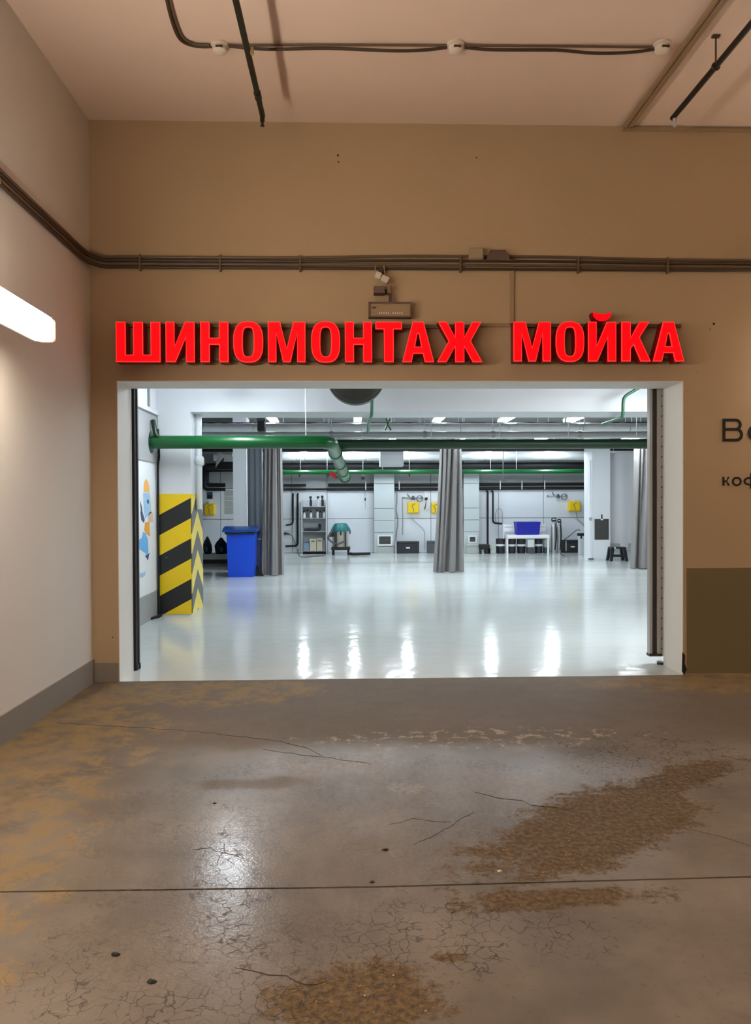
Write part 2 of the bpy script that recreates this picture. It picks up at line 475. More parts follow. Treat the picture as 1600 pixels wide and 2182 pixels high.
# front wall: inverted U round the opening, from the garage floor to its ceiling
up = lambda d0: (lambda u, v, d: Vector((u, d, v)))
wf = struct(MB().prism([(HX0, 0), (OX0, 0), (OX0, OZ), (OX1, OZ), (OX1, 0), (HX1, 0), (HX1, ZC), (HX0, ZC)], [], up(0), WY, WY + WT).build('wall_front', 'tan_wall'))
wl = struct(MB().box(XL - 0.3, XL, YB - 0.3, WY, 0, ZC).build('wall_left', 'left_wall'))
struct(MB().box(XR, XR + 0.3, YB - 0.3, WY, 0, ZC).build('wall_right', 'tan_wall'))
struct(MB().box(XL - 0.3, XR + 0.3, YB - 0.3, YB, 0, ZC).build('wall_back', 'tan_wall'))
struct(MB().box(XL - 0.3, XR + 0.3, YB - 0.3, WY + WT, ZC, ZC + 0.3).build('ceiling', 'garage_ceiling'))
# white painted reveal of the opening
e = 0.006
struct(MB().box(OX0, OX0 + e, WY, WY + WT, 0, OZ).build('trim_1', 'jamb_white'))
struct(MB().box(OX1 - e, OX1, WY, WY + WT, 0, OZ).build('trim_2', 'jamb_white'))
struct(MB().box(OX0 + e, OX1 - e, WY, WY + WT, OZ - e, OZ).build('trim_3', 'jamb_white'))
# dado, skirting
struct(MB().box(OX1 + 0.03, XR, WY - 0.006, WY, 0.012, 0.925).build('trim_4', 'dado_paint'))
struct(MB().box(XL + 0.012, OX0 - 0.004, WY - 0.01, WY, 0, 0.16).build('baseboard_front', 'base_grey'))
struct(MB().box(XL, XL + 0.012, YB, WY, 0, 0.19).build('baseboard_left', 'base_grey'))
# screw holes in the wall and a chipped corner
for px, py, r in ((720, 331, 0.009), (721, 345, 0.007), (1015, 336, 0.006), (1521, 690, 0.011), (1513, 701, 0.005), (1486, 792, 0.004), (240, 1358, 0.006)):
    p = P(px, py, WY)
    MB().lathe((p.x, WY, p.z), [(r, 0), (r * 0.8, -0.002)], 'Y', 8).build('screw_hole', 'speck', wf)
p0 = P(1466, 1400, WY)
MB().prism([(OX1 - 0.012, 0.03), (OX1 + 0.012, 0.0), (OX1 + 0.03, 0.05), (OX1 + 0.012, 0.1), (OX1 + 0.016, 0.17), (OX1 - 0.008, 0.2)], [], up(0), WY - 0.003, WY + 0.001).build('chipped_corner', 'speck', wf)

# ------------------------------------------------------------------ structure: wash hall
XI = -2.62         # face of the short side wall inside
CY0, CY1 = 10.17, 10.9
flh = struct(MB().box(HX0, HX1, WY, HY1 + 0.3, -0.3, 0.0).build('floor_inner', 'hall_floor'))
struct(MB().box(HX0, HX1, WY + WT, HY1 + 0.3, HZ, HZ + 0.2).build('ceiling_inner', 'hall_ceiling'))
struct(MB().box(HX0 - 0.2, XI, WY + WT, CY1, 0, HZ).build('wall_inner_left', 'hall_white'))
struct(MB().box(HX0 - 0.2, HX0, CY1, HY1 + 0.3, 0, HZ).build('wall_hall_left', 'hall_grey_upper'))
struct(MB().box(HX1, HX1 + 0.2, WY + WT, HY1 + 0.3, 0, HZ).build('wall_hall_right', 'hall_white'))
struct(MB().box(XI, HX1, CY0, CY0 + 0.7, 2.735, HZ).build('beam', 'beam_white'))
# side wall dressing
struct(MB().box(XI, XI + 0.012, WY + WT, CY0, 0, 0.345).build('baseboard_inner_left', 'skirt_grey'))
# far wall with panels
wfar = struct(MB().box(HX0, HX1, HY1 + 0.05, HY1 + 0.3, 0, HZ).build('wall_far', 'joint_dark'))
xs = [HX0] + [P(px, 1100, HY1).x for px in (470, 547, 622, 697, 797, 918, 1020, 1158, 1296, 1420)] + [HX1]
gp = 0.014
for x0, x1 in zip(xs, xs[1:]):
    for z0, z1, m_ in ((0, 1.03, 'panel_white'), (1.03, 1.95, 'panel_white'), (1.95, HZ, 'hall_grey_upper')):  # grey top row holds the shadow under the ducts in its colour
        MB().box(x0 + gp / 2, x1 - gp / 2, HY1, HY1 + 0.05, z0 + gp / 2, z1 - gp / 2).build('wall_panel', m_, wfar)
# floor drain line
struct(MB().prism([(-2.2, 18.70), (1.4, 18.78), (7.3, 18.9), (7.3, 18.93), (1.4, 18.81), (-2.2, 18.73)], [], lambda u, v, d: Vector((u, v, d)), 0.0, 0.002).build('trim_5', 'vent_dark'))

def column(name, x0, x1, y0, y1, label):
    o = struct(MB().box(x0, x1, y0, y1, 0, HZ - 0.001).build(name, 'hall_white')); return o
cl, cr = -2.60, -2.165
col1 = struct(MB().box(cl, cr, CY0, CY1, 0, 2.735).build('column', 'hall_white'))
# hazard boards on its two seen faces: separate stripes
ZS0, ZS1 = 0.02, 1.635
def clip_poly(poly, lo, hi):
    def cut(poly, keep, inter):
        out = []
        for i in range(len(poly)):
            a_, b2 = poly[i], poly[(i + 1) % len(poly)]
            if keep(a_): out.append(a_)
            if keep(a_) != keep(b2): out.append(inter(a_, b2))
        return out
    at = lambda z: (lambda a_, b2: (a_[0] + (b2[0] - a_[0]) * (z - a_[1]) / (b2[1] - a_[1]), z))
    poly = cut(poly, lambda p: p[1] >= lo, at(lo))
    return cut(poly, lambda p: p[1] <= hi, at(hi)) if poly else poly
wid = cr - cl
rise = 0.235; step = 0.278
k0 = ZS1 - rise          # left end of the uppermost yellow edge
z = -step * 8 + 1.345
edges = []
# lower edges of stripes at the column's left edge, from the photograph: yellow top band ends at 1.345
i = 0
zl = 1.345
bands = [(ZS1 + 0.6, 1.345, 'yellow')]
cur = 1.345
colr = 'stripe_black'
while cur > -0.4:
    bands.append((cur, cur - 0.272, colr)); cur -= 0.272
    colr = 'yellow' if colr == 'stripe_black' else 'stripe_black'
for top, bot, m_ in bands:
    poly = clip_poly([(cl, bot), (cr, bot + rise), (cr, top + rise), (cl, top)], ZS0, ZS1)
    if len(poly) > 2:
        MB().prism(poly, [], up(0), CY0 - 0.012, CY0).build('stripe', m_, col1)
# right face: chevrons pointing up
ym = (CY0 + CY1) / 2
place_r = lambda u, v, d: Vector((d, u, v))
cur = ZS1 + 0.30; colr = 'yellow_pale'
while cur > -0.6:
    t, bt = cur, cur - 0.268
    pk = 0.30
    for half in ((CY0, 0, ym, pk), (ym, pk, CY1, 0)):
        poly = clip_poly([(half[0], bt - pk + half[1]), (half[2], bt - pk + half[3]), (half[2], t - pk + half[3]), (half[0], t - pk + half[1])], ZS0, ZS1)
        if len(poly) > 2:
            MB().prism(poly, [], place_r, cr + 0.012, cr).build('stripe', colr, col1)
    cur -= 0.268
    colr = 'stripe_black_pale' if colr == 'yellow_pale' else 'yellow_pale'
MB().lathe((P(355, 1188, CY0).x, CY0 - 0.012, P(355, 1188, CY0).z), [(0.008, 0), (0.006, -0.004)], 'Y', 8).build('screw_head', 'steel', col1)

x0 = P(497, 1100, 17.0).x; x1 = P(526, 1100, 17.0).x
struct(MB().box(x0, x1, 17.0, 17.5, 0, HZ).build('column', 'hall_white'))
x0 = P(1262, 1100, 19.5).x; x1 = P(1300, 1100, 19.5).x
colR = struct(MB().box(x0, x1, 19.5, 20.2, 0, HZ).build('column', 'hall_white'))
# shallow piers on the far wall with tiles of their own
for pa, pb in ((797, 840), (988, 1021)):
    x0 = P(pa, 1100, 22.5).x; x1 = P(pb, 1100, 22.5).x
    pr = struct(MB().box(x0 + 0.01, x1 - 0.01, 22.52, HY1, 0, HZ).build('pilaster', 'joint_dark'))
    for z0, z1 in ((0, 0.62), (0.62, 0.98), (0.98, 1.34), (1.34, 2.08), (2.08, HZ)):
        MB().box(x0, x1, 22.5, 22.52, z0 + 0.006, z1 - 0.006).build('tile', 'pilaster_tile', pr)

# ------------------------------------------------------------------ lamps
def tube_lamp_hall(p, label, proto=[None]):
    if proto[0] is None:
        o = thing('ceiling_lamp', label, 'lamp', (0, 0, 0), 'tube lamps under the wash hall ceiling')
        MB().box(-0.05, 0.05, -0.62, 0.62, 0.03, 0.07, 0.006).build('housing', 'lamp_white', o)
        MB().box(-0.065, 0.065, -0.55, 0.55, -0.03, 0.03, 0.02).build('diffuser', 'hall_tube', o)
        for y in (-0.45, 0.45): MB().tube([(0, y, 0.07), (0, y, HZ - 2.91)], 0.006, 6).build("hanger", "steel", o)
        proto[0] = o
    else:
        o = copy_tree(proto[0]); o['label'] = label
    o.location = p
ZL = 3.0
row1 = (580, 762, 935, 1080, 1225); row2 = (643, 753, 868, 1050, 1183)
nm = ('first', 'second', 'third', 'fourth', 'fifth')
for i, px in enumerate(row1):
    p = P(px, 893, 13.4); tube_lamp_hall((p.x, 13.4, ZL), f'white tube lamp {("leftmost", "second from the left", "middle one", "second from the right", "rightmost")[i]} of the row seen above the silver pipes')
for i, px in enumerate(row2):
    p = P(px, 961, 21.0); tube_lamp_hall((p.x, 21.2, ZL), f'white tube lamp {("leftmost", "second from the left", "middle one", "second from the right", "rightmost")[i]} of the farther row by the back wall ducts')
tube_lamp_hall((-1.5, 9.0, ZL), 'white tube lamp just inside the opening, nearest the striped column')
for x_, y_, lb in ((3.5, 7.6, 'white tube lamp inside the opening, first past the far door guide'), (4.3, 7.8, 'white tube lamp inside the opening, second past the far door guide'), (5.2, 7.9, 'white tube lamp inside the opening, third past the far door guide'), (4.2, 9.0, 'white tube lamp inside the opening, deeper than the three by the door guide')):
    tube_lamp_hall((x_, y_, ZL), lb)
for i, X_ in enumerate((-0.6, 0.9, 2.4, 4.2, 6.2)):  # extra unseen row, added to spread the hall light over more lamps
    tube_lamp_hall((X_, 16.4, ZL - 0.09), f'white tube lamp {("leftmost", "second from the left", "middle one", "second from the right", "rightmost")[i]} of the added row kept out of sight behind the green pipe')
tube_lamp_hall((8.5, 15.0, ZL), 'white tube lamp beyond the right curtain')

def garage_lamp(p, label, m_):
    """wall tube lamp running along y, hung on two rods from above"""
    x, y, z = p
    o = thing('tube_lamp', label, 'lamp', (x, y, z - 0.08), 'tube lamps of the garage aisle')
    MB().box(x - 0.075, x - 0.056, y - 0.6, y + 0.57, z - 0.075, z + 0.085, 0.004).build('housing', 'lamp_body', o)
    MB().box(x - 0.056, x + 0.0, y - 0.56, y + 0.52, z + 0.066, z + 0.085, 0.004).build('top_rail', 'lamp_body', o)
    MB().box(x - 0.055, x + 0.055, y - 0.6, y + 0.55, z - 0.08, z + 0.065, 0.022).build('diffuser', m_, o)
    MB().box(x - 0.054, x + 0.054, y + 0.55, y + 0.6, z - 0.078, z + 0.063, 0.02).build('end_cap', 'lamp_cap', o)
    return o
lx = -1.85
LZ = P(112, 704, 4.66).z
LY = 4.06
lamp = garage_lamp((lx, LY, LZ), 'glowing white tube lamp hung along the pale side wall', 'garage_tube')
for y in (4.045, 3.5):
    MB().tube([(lx - 0.03, y, LZ + 0.085), (lx - 0.03, y, 3.16)], 0.011, 8).build('rod', 'conduit_dark', lamp)
    MB().box(lx - 0.05, lx - 0.01, y - 0.015, y + 0.015, 3.11, 3.2, 0.003).build('rod_clamp', 'box_beige', lamp)
    MB().box(XL + 0.001, lx, y - 0.012, y + 0.012, 3.2, 3.23).build('bracket', 'box_beige', lamp)
for (x, y, z), lb in (((lx, 2.2, LZ), 'tube lamp on the side wall just outside the picture'), ((lx, 0.4, LZ), 'tube lamp on the side wall above the camera'), ((lx, -1.4, LZ), 'tube lamp on the side wall behind the camera'), ((lx, -3.6, LZ), 'tube lamp on the side wall far behind the camera'),
                      ((7.85, 1.5, LZ), 'tube lamp on the opposite wall behind the camera'), ((7.85, 4.8, LZ), 'tube lamp on the opposite wall near the front wall')):
    o = garage_lamp((x, y, z), lb, 'garage_tube_far')
    if abs(x - 3.4) < 0.1:
        for yy in (-0.4, 0.4): MB().tube([(x, y + yy, z + 0.085), (x, y + yy, ZC)], 0.011, 8).build('rod', 'conduit_dark', o)
    else:
        s = XL if x < 0 else XR
        for yy in (-0.4, 0.4): MB().box(min(s, x) + 0.001, max(s, x) - 0.001, y + yy - 0.012, y + yy + 0.012, z + 0.085, z + 0.1).build('bracket', 'box_beige', o)

fx, fz = 4.5, 2.75
o = thing('tube_lamp', 'tube lamp along the front wall beyond the painted lettering', 'lamp', (fx, WY - 0.1, fz - 0.08), 'tube lamps of the garage aisle')
MB().box(fx - 0.55, fx + 0.55, WY - 0.15, WY - 0.08, fz + 0.066, fz + 0.085, 0.004).build('housing', 'lamp_body', o)
MB().box(fx - 0.55, fx + 0.55, WY - 0.17, WY - 0.06, fz - 0.08, fz + 0.065, 0.022).build('diffuser', 'garage_tube_far', o)
for xx in (-0.5, 0.5): MB().box(fx + xx - 0.02, fx + xx + 0.02, WY - 0.1, WY - 0.001, fz + 0.086, fz + 0.1).build('bracket', 'box_beige', o)
# ------------------------------------------------------------------ illuminated letters
def oval(wd, h, n=12, sq=2.7, x0=0.0, y0=0.0):
    out = []
    for k in range(4 * n):
        t = 2 * math.pi * k / (4 * n)
        c, s = math.cos(t), math.sin(t)
        out.append((x0 + wd / 2 + wd / 2 * math.copysign(abs(c) ** (2 / sq), c), y0 + h / 2 + h / 2 * math.copysign(abs(s) ** (2 / sq), s)))
    return out
GI = [(0, 0), (21, 0), (43, 52), (43, 0), (62, 0), (62, 86), (41, 86), (19, 34), (19, 86), (0, 86)]
GLYPH = {
    'Ш': (95, [(0, 0), (95, 0), (95, 86), (74, 86), (74, 16), (58, 16), (58, 86), (37, 86), (37, 16), (21, 16), (21, 86), (0, 86)], []),
    'И': (62, GI, []),
    'Й': (62, GI, []),
    'Н': (60, [(0, 0), (20, 0), (20, 37), (40, 37), (40, 0), (60, 0), (60, 86), (40, 86), (40, 52), (20, 52), (20, 86), (0, 86)], []),
    'О': (63, oval(63, 88, y0=-1), [oval(23, 62, y0=12, x0=20, sq=3.2)]),
    'М': (80, [(0, 0), (18, 0), (18, 60), (32, 0), (48, 0), (62, 60), (62, 0), (80, 0), (80, 86), (54, 86), (40, 30), (26, 86), (0, 86)], []),
    'Т': (57, [(18, 0), (39, 0), (39, 70), (57, 70), (57, 86), (0, 86), (0, 70), (18, 70)], []),
    'А': (68, [(0, 0), (20, 0), (24, 18), (44, 18), (48, 0), (68, 0), (46, 86), (22, 86)], [[(27.5, 33), (40.5, 33), (35.5, 60), (32.5, 60)]]),
    'Ж': (98, [(0, 0), (21, 0), (39, 33), (39, 0), (59, 0), (59, 33), (77, 0), (98, 0), (73, 45), (96, 86), (76, 86), (59, 54), (59, 86), (39, 86), (39, 54), (22, 86), (2, 86), (25, 45)], []),
    'К': (62, [(0, 0), (20, 0), (20, 27), (26, 36), (41, 0), (63, 0), (39, 52), (60, 86), (38, 86), (20, 52), (20, 86), (0, 86)], []),
}
LYF = WY - 0.15      # front of the letters
def letter(root, ch, pxa, pxb, pyt, pyb):
    w0, out, holes = GLYPH[ch]
    a0 = P(pxa, pyb, LYF); a1 = P(pxb, pyb, LYF); h = P(pxa, pyt, LYF).z - a0.z
    sx = (a1.x - a0.x) / w0; sz = h / 86
    def face(d_in, dy0, dy1, m_, nm_, par):
        # inset outline toward its inside by simple polygon offset
        def off(loop, sgn):
            res = []; n = len(loop)
            ar = sum(loop[i][0] * loop[(i + 1) % n][1] - loop[(i + 1) % n][0] * loop[i][1] for i in range(n))
            s_ = 1 if ar > 0 else -1
            for i in range(n):
                p_, c, q = Vector(loop[i - 1]), Vector(loop[i]), Vector(loop[(i + 1) % n])
                e1 = (c - p_).normalized(); e2 = (q - c).normalized()
                n1 = Vector((-e1.y, e1.x)) * s_; n2 = Vector((-e2.y, e2.x)) * s_
                bis = n1 + n2
                k = 1.0 if bis.length < 1e-4 else min(2.0, 2.0 / bis.length)
                bis = n1 if bis.length < 1e-4 else bis.normalized()
                v = c + bis * (d_in * sgn * k); res.append((v.x, v.y))
            return res
        return MB().prism(off(out, 1), [off(h_, -1) for h_ in holes], lambda u, v, d: Vector((a0.x + u * sx, d, a0.z + v * sz)), dy0, dy1).build(nm_, m_, par)
    can = face(0.0, LYF + 0.008, LYF + 0.11, 'red_side', 'letter', root)
    face(0.0, LYF, LYF + 0.008, 'red_trim', 'letter_rim', can)
    face(2.0, LYF - 0.003, LYF, 'red_face', 'letter_face', can)
    return a0, sx, sz
def rails(root, pxa, pxb, tops, pyb):
    a = P(pxa, 692, WY - 0.03); b2 = P(pxb, 692, WY - 0.03)
    za = P(pxa, tops, WY - 0.03).z; zb = P(pxa, pyb, WY - 0.03).z
    MB().box(a.x, b2.x, WY - 0.04, WY - 0.015, za - 0.03, za).build('mounting_rail', 'rail_brown', root)
    MB().box(a.x, b2.x, WY - 0.04, WY - 0.015, zb - 0.012, zb + 0.012).build('mounting_rail', 'rail_brown', root)
    n = 6
    for k in range(n):
        x = a.x + (b2.x - a.x) * (k + 0.5) / n
        for zz in (za - 0.015, zb): MB().box(x - 0.01, x + 0.01, WY - 0.015, WY, zz - 0.01, zz + 0.01).build('standoff', 'rail_brown', root)
c = P(636, 772, WY - 0.06)
sg = thing('illuminated_sign', 'longer red glowing sign of ten letters reading ШИНОМОНТАЖ above the opening', 'sign', c)
for ch, pa, pb in (('Ш', 247, 342), ('И', 353, 415), ('Н', 427, 487), ('О', 497, 561), ('М', 571, 651), ('О', 663, 725), ('Н', 735, 793), ('Т', 800, 857), ('А', 857, 925), ('Ж', 931, 1028)):
    letter(sg, ch, pa, pb, 685.5, 771.5)
rails(sg, 256, 1018, 690, 766)
c = P(1275, 772, WY - 0.06)
sg2 = thing('illuminated_sign', 'shorter red glowing sign of five letters reading МОЙКА above the opening', 'sign', c)
for ch, pa, pb in (('М', 1094, 1174), ('О', 1184, 1245), ('Й', 1253, 1313), ('К', 1324, 1386), ('А', 1391, 1458)):
    a0, sx, sz = letter(sg2, ch, pa, pb, 685.5, 770)
    if ch == 'Й':
        br = [(10, 107)] + [(31 + 20 * math.cos(R(180 + t)), 105 + 18 * math.sin(R(180 + t))) for t in range(0, 181, 15)] + [(52, 107), (40, 104), (31, 103), (22, 104)]
        pl = lambda u, v, d: Vector((a0.x + u * sx, d, a0.z + v * sz))
        can = MB().prism(br, [], pl, LYF + 0.008, LYF + 0.11).build('breve', 'red_side', sg2)
        MB().prism(br, [], pl, LYF, LYF + 0.008).build('breve_face', 'red_face', can)
rails(sg2, 1100, 1450, 690, 766)

# dark lettering on the wall by the right edge of the picture
wt = thing('wall_lettering', 'thin black painted letters on the tan wall by the picture edge', 'lettering', P(1590, 1040, WY))
def stroke_letter(px0, px1, pyt, pyb, kind):
    a0 = P(px0, pyb, WY); a1 = P(px1, pyb, WY); h = P(px0, pyt, WY).z - a0.z; wd = a1.x - a0.x
    st = 0.026 if h > 0.15 else 0.017
    loops = []
    if kind == 'В':
        def bowl(z0, z1, ww):
            r = (z1 - z0) / 2; o_ = [(st, z0), (ww - r, z0)] + [(ww - r + r * math.sin(R(t)), z0 + r - r * math.cos(R(t))) for t in range(15, 180, 15)] + [(ww - r, z1), (st, z1)]
            ri = r - st; i_ = [(st, z0 + st), (ww - r, z0 + st)] + [(ww - r + ri * math.sin(R(t)), z0 + r - ri * math.cos(R(t))) for t in range(15, 180, 15)] + [(ww - r, z1 - st), (st, z1 - st)]
            return o_ + i_[::-1]
        mid = h * 0.53
        mb = MB(); pl = lambda u, v, d: Vector((a0.x + u, d, a0.z + v))
        mb.prism([(0, 0), (st, 0), (st, h), (0, h)], [], pl, WY - 0.003, WY)
        mb.prism(bowl(0, mid + st / 2, wd), [], pl, WY - 0.003, WY); mb.prism(bowl(mid - st / 2, h, wd * 0.93), [], pl, WY - 0.0028, WY)
        return mb.build('letter', 'ink', wt)
    pl = lambda u, v, d: Vector((a0.x + u, d, a0.z + v))
    if kind == 'о':
        return MB().prism(oval(wd, h, sq=2.1), [oval(wd - 2 * st, h - 2 * st, sq=2.1, x0=st, y0=st)], pl, WY - 0.003, WY).build('letter', 'ink', wt)
    if kind == 'к':
        return MB().prism([(0, 0), (st, 0), (st, h * .4), (st + .02, h * .4), (wd - st * 1.2, 0), (wd, 0), (wd, h * .02), (wd * .62, h * .5), (wd * .95, h), (wd * .95 - st, h), (st + .02, h * .6), (st, h * .6), (st, h), (0, h)], [], pl, WY - 0.003, WY).build('letter', 'ink', wt)
    if kind == 'ф':
        mb = MB(); mb.prism(oval(wd, h, sq=2.2), [oval(wd - 2 * st, h - 2 * st, sq=2.2, x0=st, y0=st)], pl, WY - 0.003, WY)
        mb.prism([(wd / 2 - st / 2, -h * .35), (wd / 2 + st / 2, -h * .35), (wd / 2 + st / 2, h * 1.4), (wd / 2 - st / 2, h * 1.4)], [], pl, WY - 0.0028, WY)
        return mb.build('letter', 'ink', wt)
stroke_letter(1539, 1583, 892, 941, 'В')
stroke_letter(1593, 1636, 904, 941, 'о')
stroke_letter(1539, 1555, 1016, 1035, 'к')
stroke_letter(1559, 1580, 1016, 1036, 'о')
stroke_letter(1584, 1616, 1016, 1035, 'ф')

# ------------------------------------------------------------------ conduits, boxes and gear on the garage walls
zs = [P(700, 573, WY).z + 0.0285 * k for k in (3, 2, 1, 0)]
for i, zc in enumerate(zs):
    r = 0.0125
    amp = (0.011, 0.006, 0.002, 0.0)[i]
    wob = lambda x, k=i: amp * (1 + math.sin(1.3 * x + 0.4 * math.sin(3.1 * x)))
    pts = [Vector((XL + r + 0.004, y, zc + amp * 0.7 * (1 + math.sin(2.1 * y)))) for y in (-7.8, -4, -1, 1, 2.5, 3.4, 4.2, 5.0, 5.7)]
    pts += [Vector((XL + 0.02, 6.18, zc)), Vector((XL + 0.06, 6.31, zc)), Vector((XL + 0.14, WY - r - 0.004, zc))]
    pts += [Vector((x, WY - r - 0.004, zc + wob(x))) for x in [-1.9 + 0.35 * k for k in range(28)]]
    o = MB().tube(smooth_path(pts, 4), r, 8).build('conduit', ('conduit_brown', 'conduit_dark')[i % 2], None, True)
    tag(o, f'long brown conduit across both garage walls, {("topmost", "second from the top", "third from the top", "lowest")[i]} of the four', 'conduit', 'four conduits round the garage corner')
# clips of the bundle
for k, px in enumerate((300, 470, 640, 980, 1230, 1420)):
    p = P(px, 562, WY)
    o = MB().box(p.x - 0.008, p.x + 0.008, WY - 0.034, WY, zs[3] - 0.03, zs[0] + 0.02, 0.002).build('conduit_clip', 'conduit_brown')
    tag(o, f'thin brown clip over the conduit bundle, {("first", "second", "third", "fourth", "fifth", "sixth")[k]} along from the wall corner', 'clip', 'clips on the conduit bundle')
# beige junction box, dark driver
x0, x1, z0, z1 = rect(997, 534, 1027, 558, WY)
o = thing('junction_box', 'square beige junction box sitting on the conduit bundle', 'box', ((x0 + x1) / 2, WY, z0))
MB().box(x0, x1, WY - 0.075, WY - 0.032, z0, z1, 0.004).build('body', 'box_beige', o)
MB().box(x0 + 0.03, x1 - 0.03, WY - 0.034, WY, z1 - 0.02, z1 + 0.01).build('wall_bracket', 'box_beige', o)
MB().box(x0 + 0.008, x1 - 0.008, WY - 0.083, WY - 0.075, z0 + 0.008, z1 - 0.008, 0.003).build('lid', 'box_beige', o)
x0, x1, z0, z1 = rect(1033, 545, 1084, 560, WY)
o = thing('power_supply', 'flat dark brown power supply beside the beige junction box', 'box', ((x0 + x1) / 2, WY, z0))
MB().prism([(x0, z0), (x1, z0), (x1 - 0.02, z1), (x0 + 0.02, z1)], [], up(0), WY - 0.07, WY - 0.034).build('body', 'box_brown', o)
MB().box(x0 + 0.04, x1 - 0.04, WY - 0.04, WY - 0.001, z1 + 0.02, z1 + 0.034).build('wall_tab', 'box_brown', o)
MB().box(x0 + 0.04, x1 - 0.04, WY - 0.05, WY - 0.036, z1 - 0.01, z1 + 0.034).build('wall_bracket', 'box_brown', o)
MB().box(x0 - 0.025, x0, WY - 0.05, WY - 0.04, z0, z0 + 0.012).build('mounting_tab', 'box_brown', o)
MB().box(x1, x1 + 0.025, WY - 0.05, WY - 0.04, z0, z0 + 0.012).build('mounting_tab', 'box_brown', o)
# vertical trunking right of the letters and its horizontal run
px = P(1090, 630, WY).x
o = MB().box(px - 0.016, px + 0.016, WY - 0.02, WY, P(1090, 690, WY).z, P(1090, 577, WY).z, 0.003).build('cable_channel', 'trunk_beige')
tag(o, 'slim beige vertical cable trunk running down between the two red words', 'trunking')
xa = P(1022, 692, WY).x
o = MB().box(xa, px - 0.017, WY - 0.014, WY, P(1060, 697, WY).z, P(1060, 690, WY).z, 0.002).build('cable_channel', 'trunk_beige')
tag(o, 'slim beige horizontal cable trunk between the letters Ж and М', 'trunking')
# sensors on a wire loop
def rotbox(mb, c, sx, sy, sz, ang):
    t = bmesh.new(); bmesh.ops.create_cube(t, size=1)
    bmesh.ops.scale(t, vec=(sx, sy, sz), verts=t.verts)
    bmesh.ops.bevel(t, geom=t.edges[:], offset=0.005, segments=2, affect='EDGES')
    bmesh.ops.rotate(t, cent=(0, 0, 0), matrix=Matrix.Rotation(ang, 3, 'Y'), verts=t.verts)
    bmesh.ops.translate(t, vec=c, verts=t.verts); mb._add(t); return mb
o = thing('wall_sensor', 'two pale tilted sensor heads on a wire bracket under the conduits', 'sensor', P(812, 600, WY))
p1 = P(806, 588, WY - 0.07); p2 = P(820, 596, WY - 0.07)
MB().box(P(813, 580, WY).x - 0.03, P(813, 580, WY).x + 0.03, WY - 0.04, WY, P(813, 583, WY).z, P(813, 577, WY).z + 0.01, 0.003).build('bracket', 'conduit_dark', o)
rotbox(MB(), p1, 0.05, 0.06, 0.055, R(22)).build('sensor_head', 'plaster_white', o)
rotbox(MB(), p2, 0.065, 0.06, 0.05, R(25)).build('sensor_head', 'plaster_white', o)
for xx, q in ((799, p1), (818, p2)):
    MB().tube(smooth_path([P(xx, 566, WY - 0.04), P(xx + 1, 575, WY - 0.06), q + Vector((0, 0.0, 0.02))], 5), 0.004, 6).build('wire', 'box_beige', o)
MB().tube([p2, (p2.x, WY, p2.z)], 0.012, 8).build('stem', 'conduit_dark', o)
# floodlight-like small box with a pale plate, stem down to the framed panel
o = thing('small_camera', 'small brown boxy camera with pale side plate above the framed panel', 'camera', P(814, 627, WY))
x0, x1, z0, z1 = rect(796, 612, 820, 627, WY - 0.1)
MB().box(x0, x1, WY - 0.14, WY - 0.05, z0, z1, 0.005).build('body', 'box_brown', o)
x2, x3, z2, z3 = rect(822, 608, 832, 626, WY - 0.05)
MB().box(x2, x3, WY - 0.07, WY, z2, z3, 0.006).build('plate', 'box_beige', o)
MB().box(x1 - 0.005, x2 + 0.01, WY - 0.075, WY - 0.052, z0 + 0.01, z1 - 0.01).build('arm', 'black_plastic', o)
x0, x1, z0, z1 = rect(785, 645, 876, 678, WY - 0.05)
o = thing('exit_light', 'unlit framed emergency light panel hanging above the red letters', 'light', ((x0 + x1) / 2, WY, z0))
mb = MB(); mb.prism([(x0, z0), (x1, z0), (x1, z1), (x0, z1)], [[(x0 + .012, z0 + .012), (x1 - .012, z0 + .012), (x1 - .012, z1 - .012), (x0 + .012, z1 - .012)]], up(0), WY - 0.08, WY - 0.02); mb.build('frame', 'box_brown', o)
MB().box(x0 + .012, x1 - .012, WY - 0.07, WY - 0.03, z0 + .012, z1 - .012).build('glass_panel', 'trunk_beige', o)
mb = MB()
for k in range(11):
    if k == 5: continue
    xx = x0 + (x1 - x0) * (0.24 + 0.053 * k)
    mb.box(xx, xx + 0.009, WY - 0.072, WY - 0.07, z0 + .03, z0 + .045)
pm = mb.build('lettering', 'plaster_white', o)
MB().box(x0 + .03, x0 + .065, WY - 0.072, WY - 0.07, z1 - .055, z1 - .04).build('label_plate', 'conduit_dark', o)
xs_ = P(831, 640, WY).x
MB().box(xs_ - 0.013, xs_ + 0.013, WY - 0.06, WY - 0.04, z1, P(831, 630, WY).z).build('stem', 'conduit_dark', o)
MB().box(x0 + 0.05, x1 - 0.05, WY - 0.02, WY, z0 + 0.03, z1 - 0.03).build('wall_mount', 'box_brown', o)

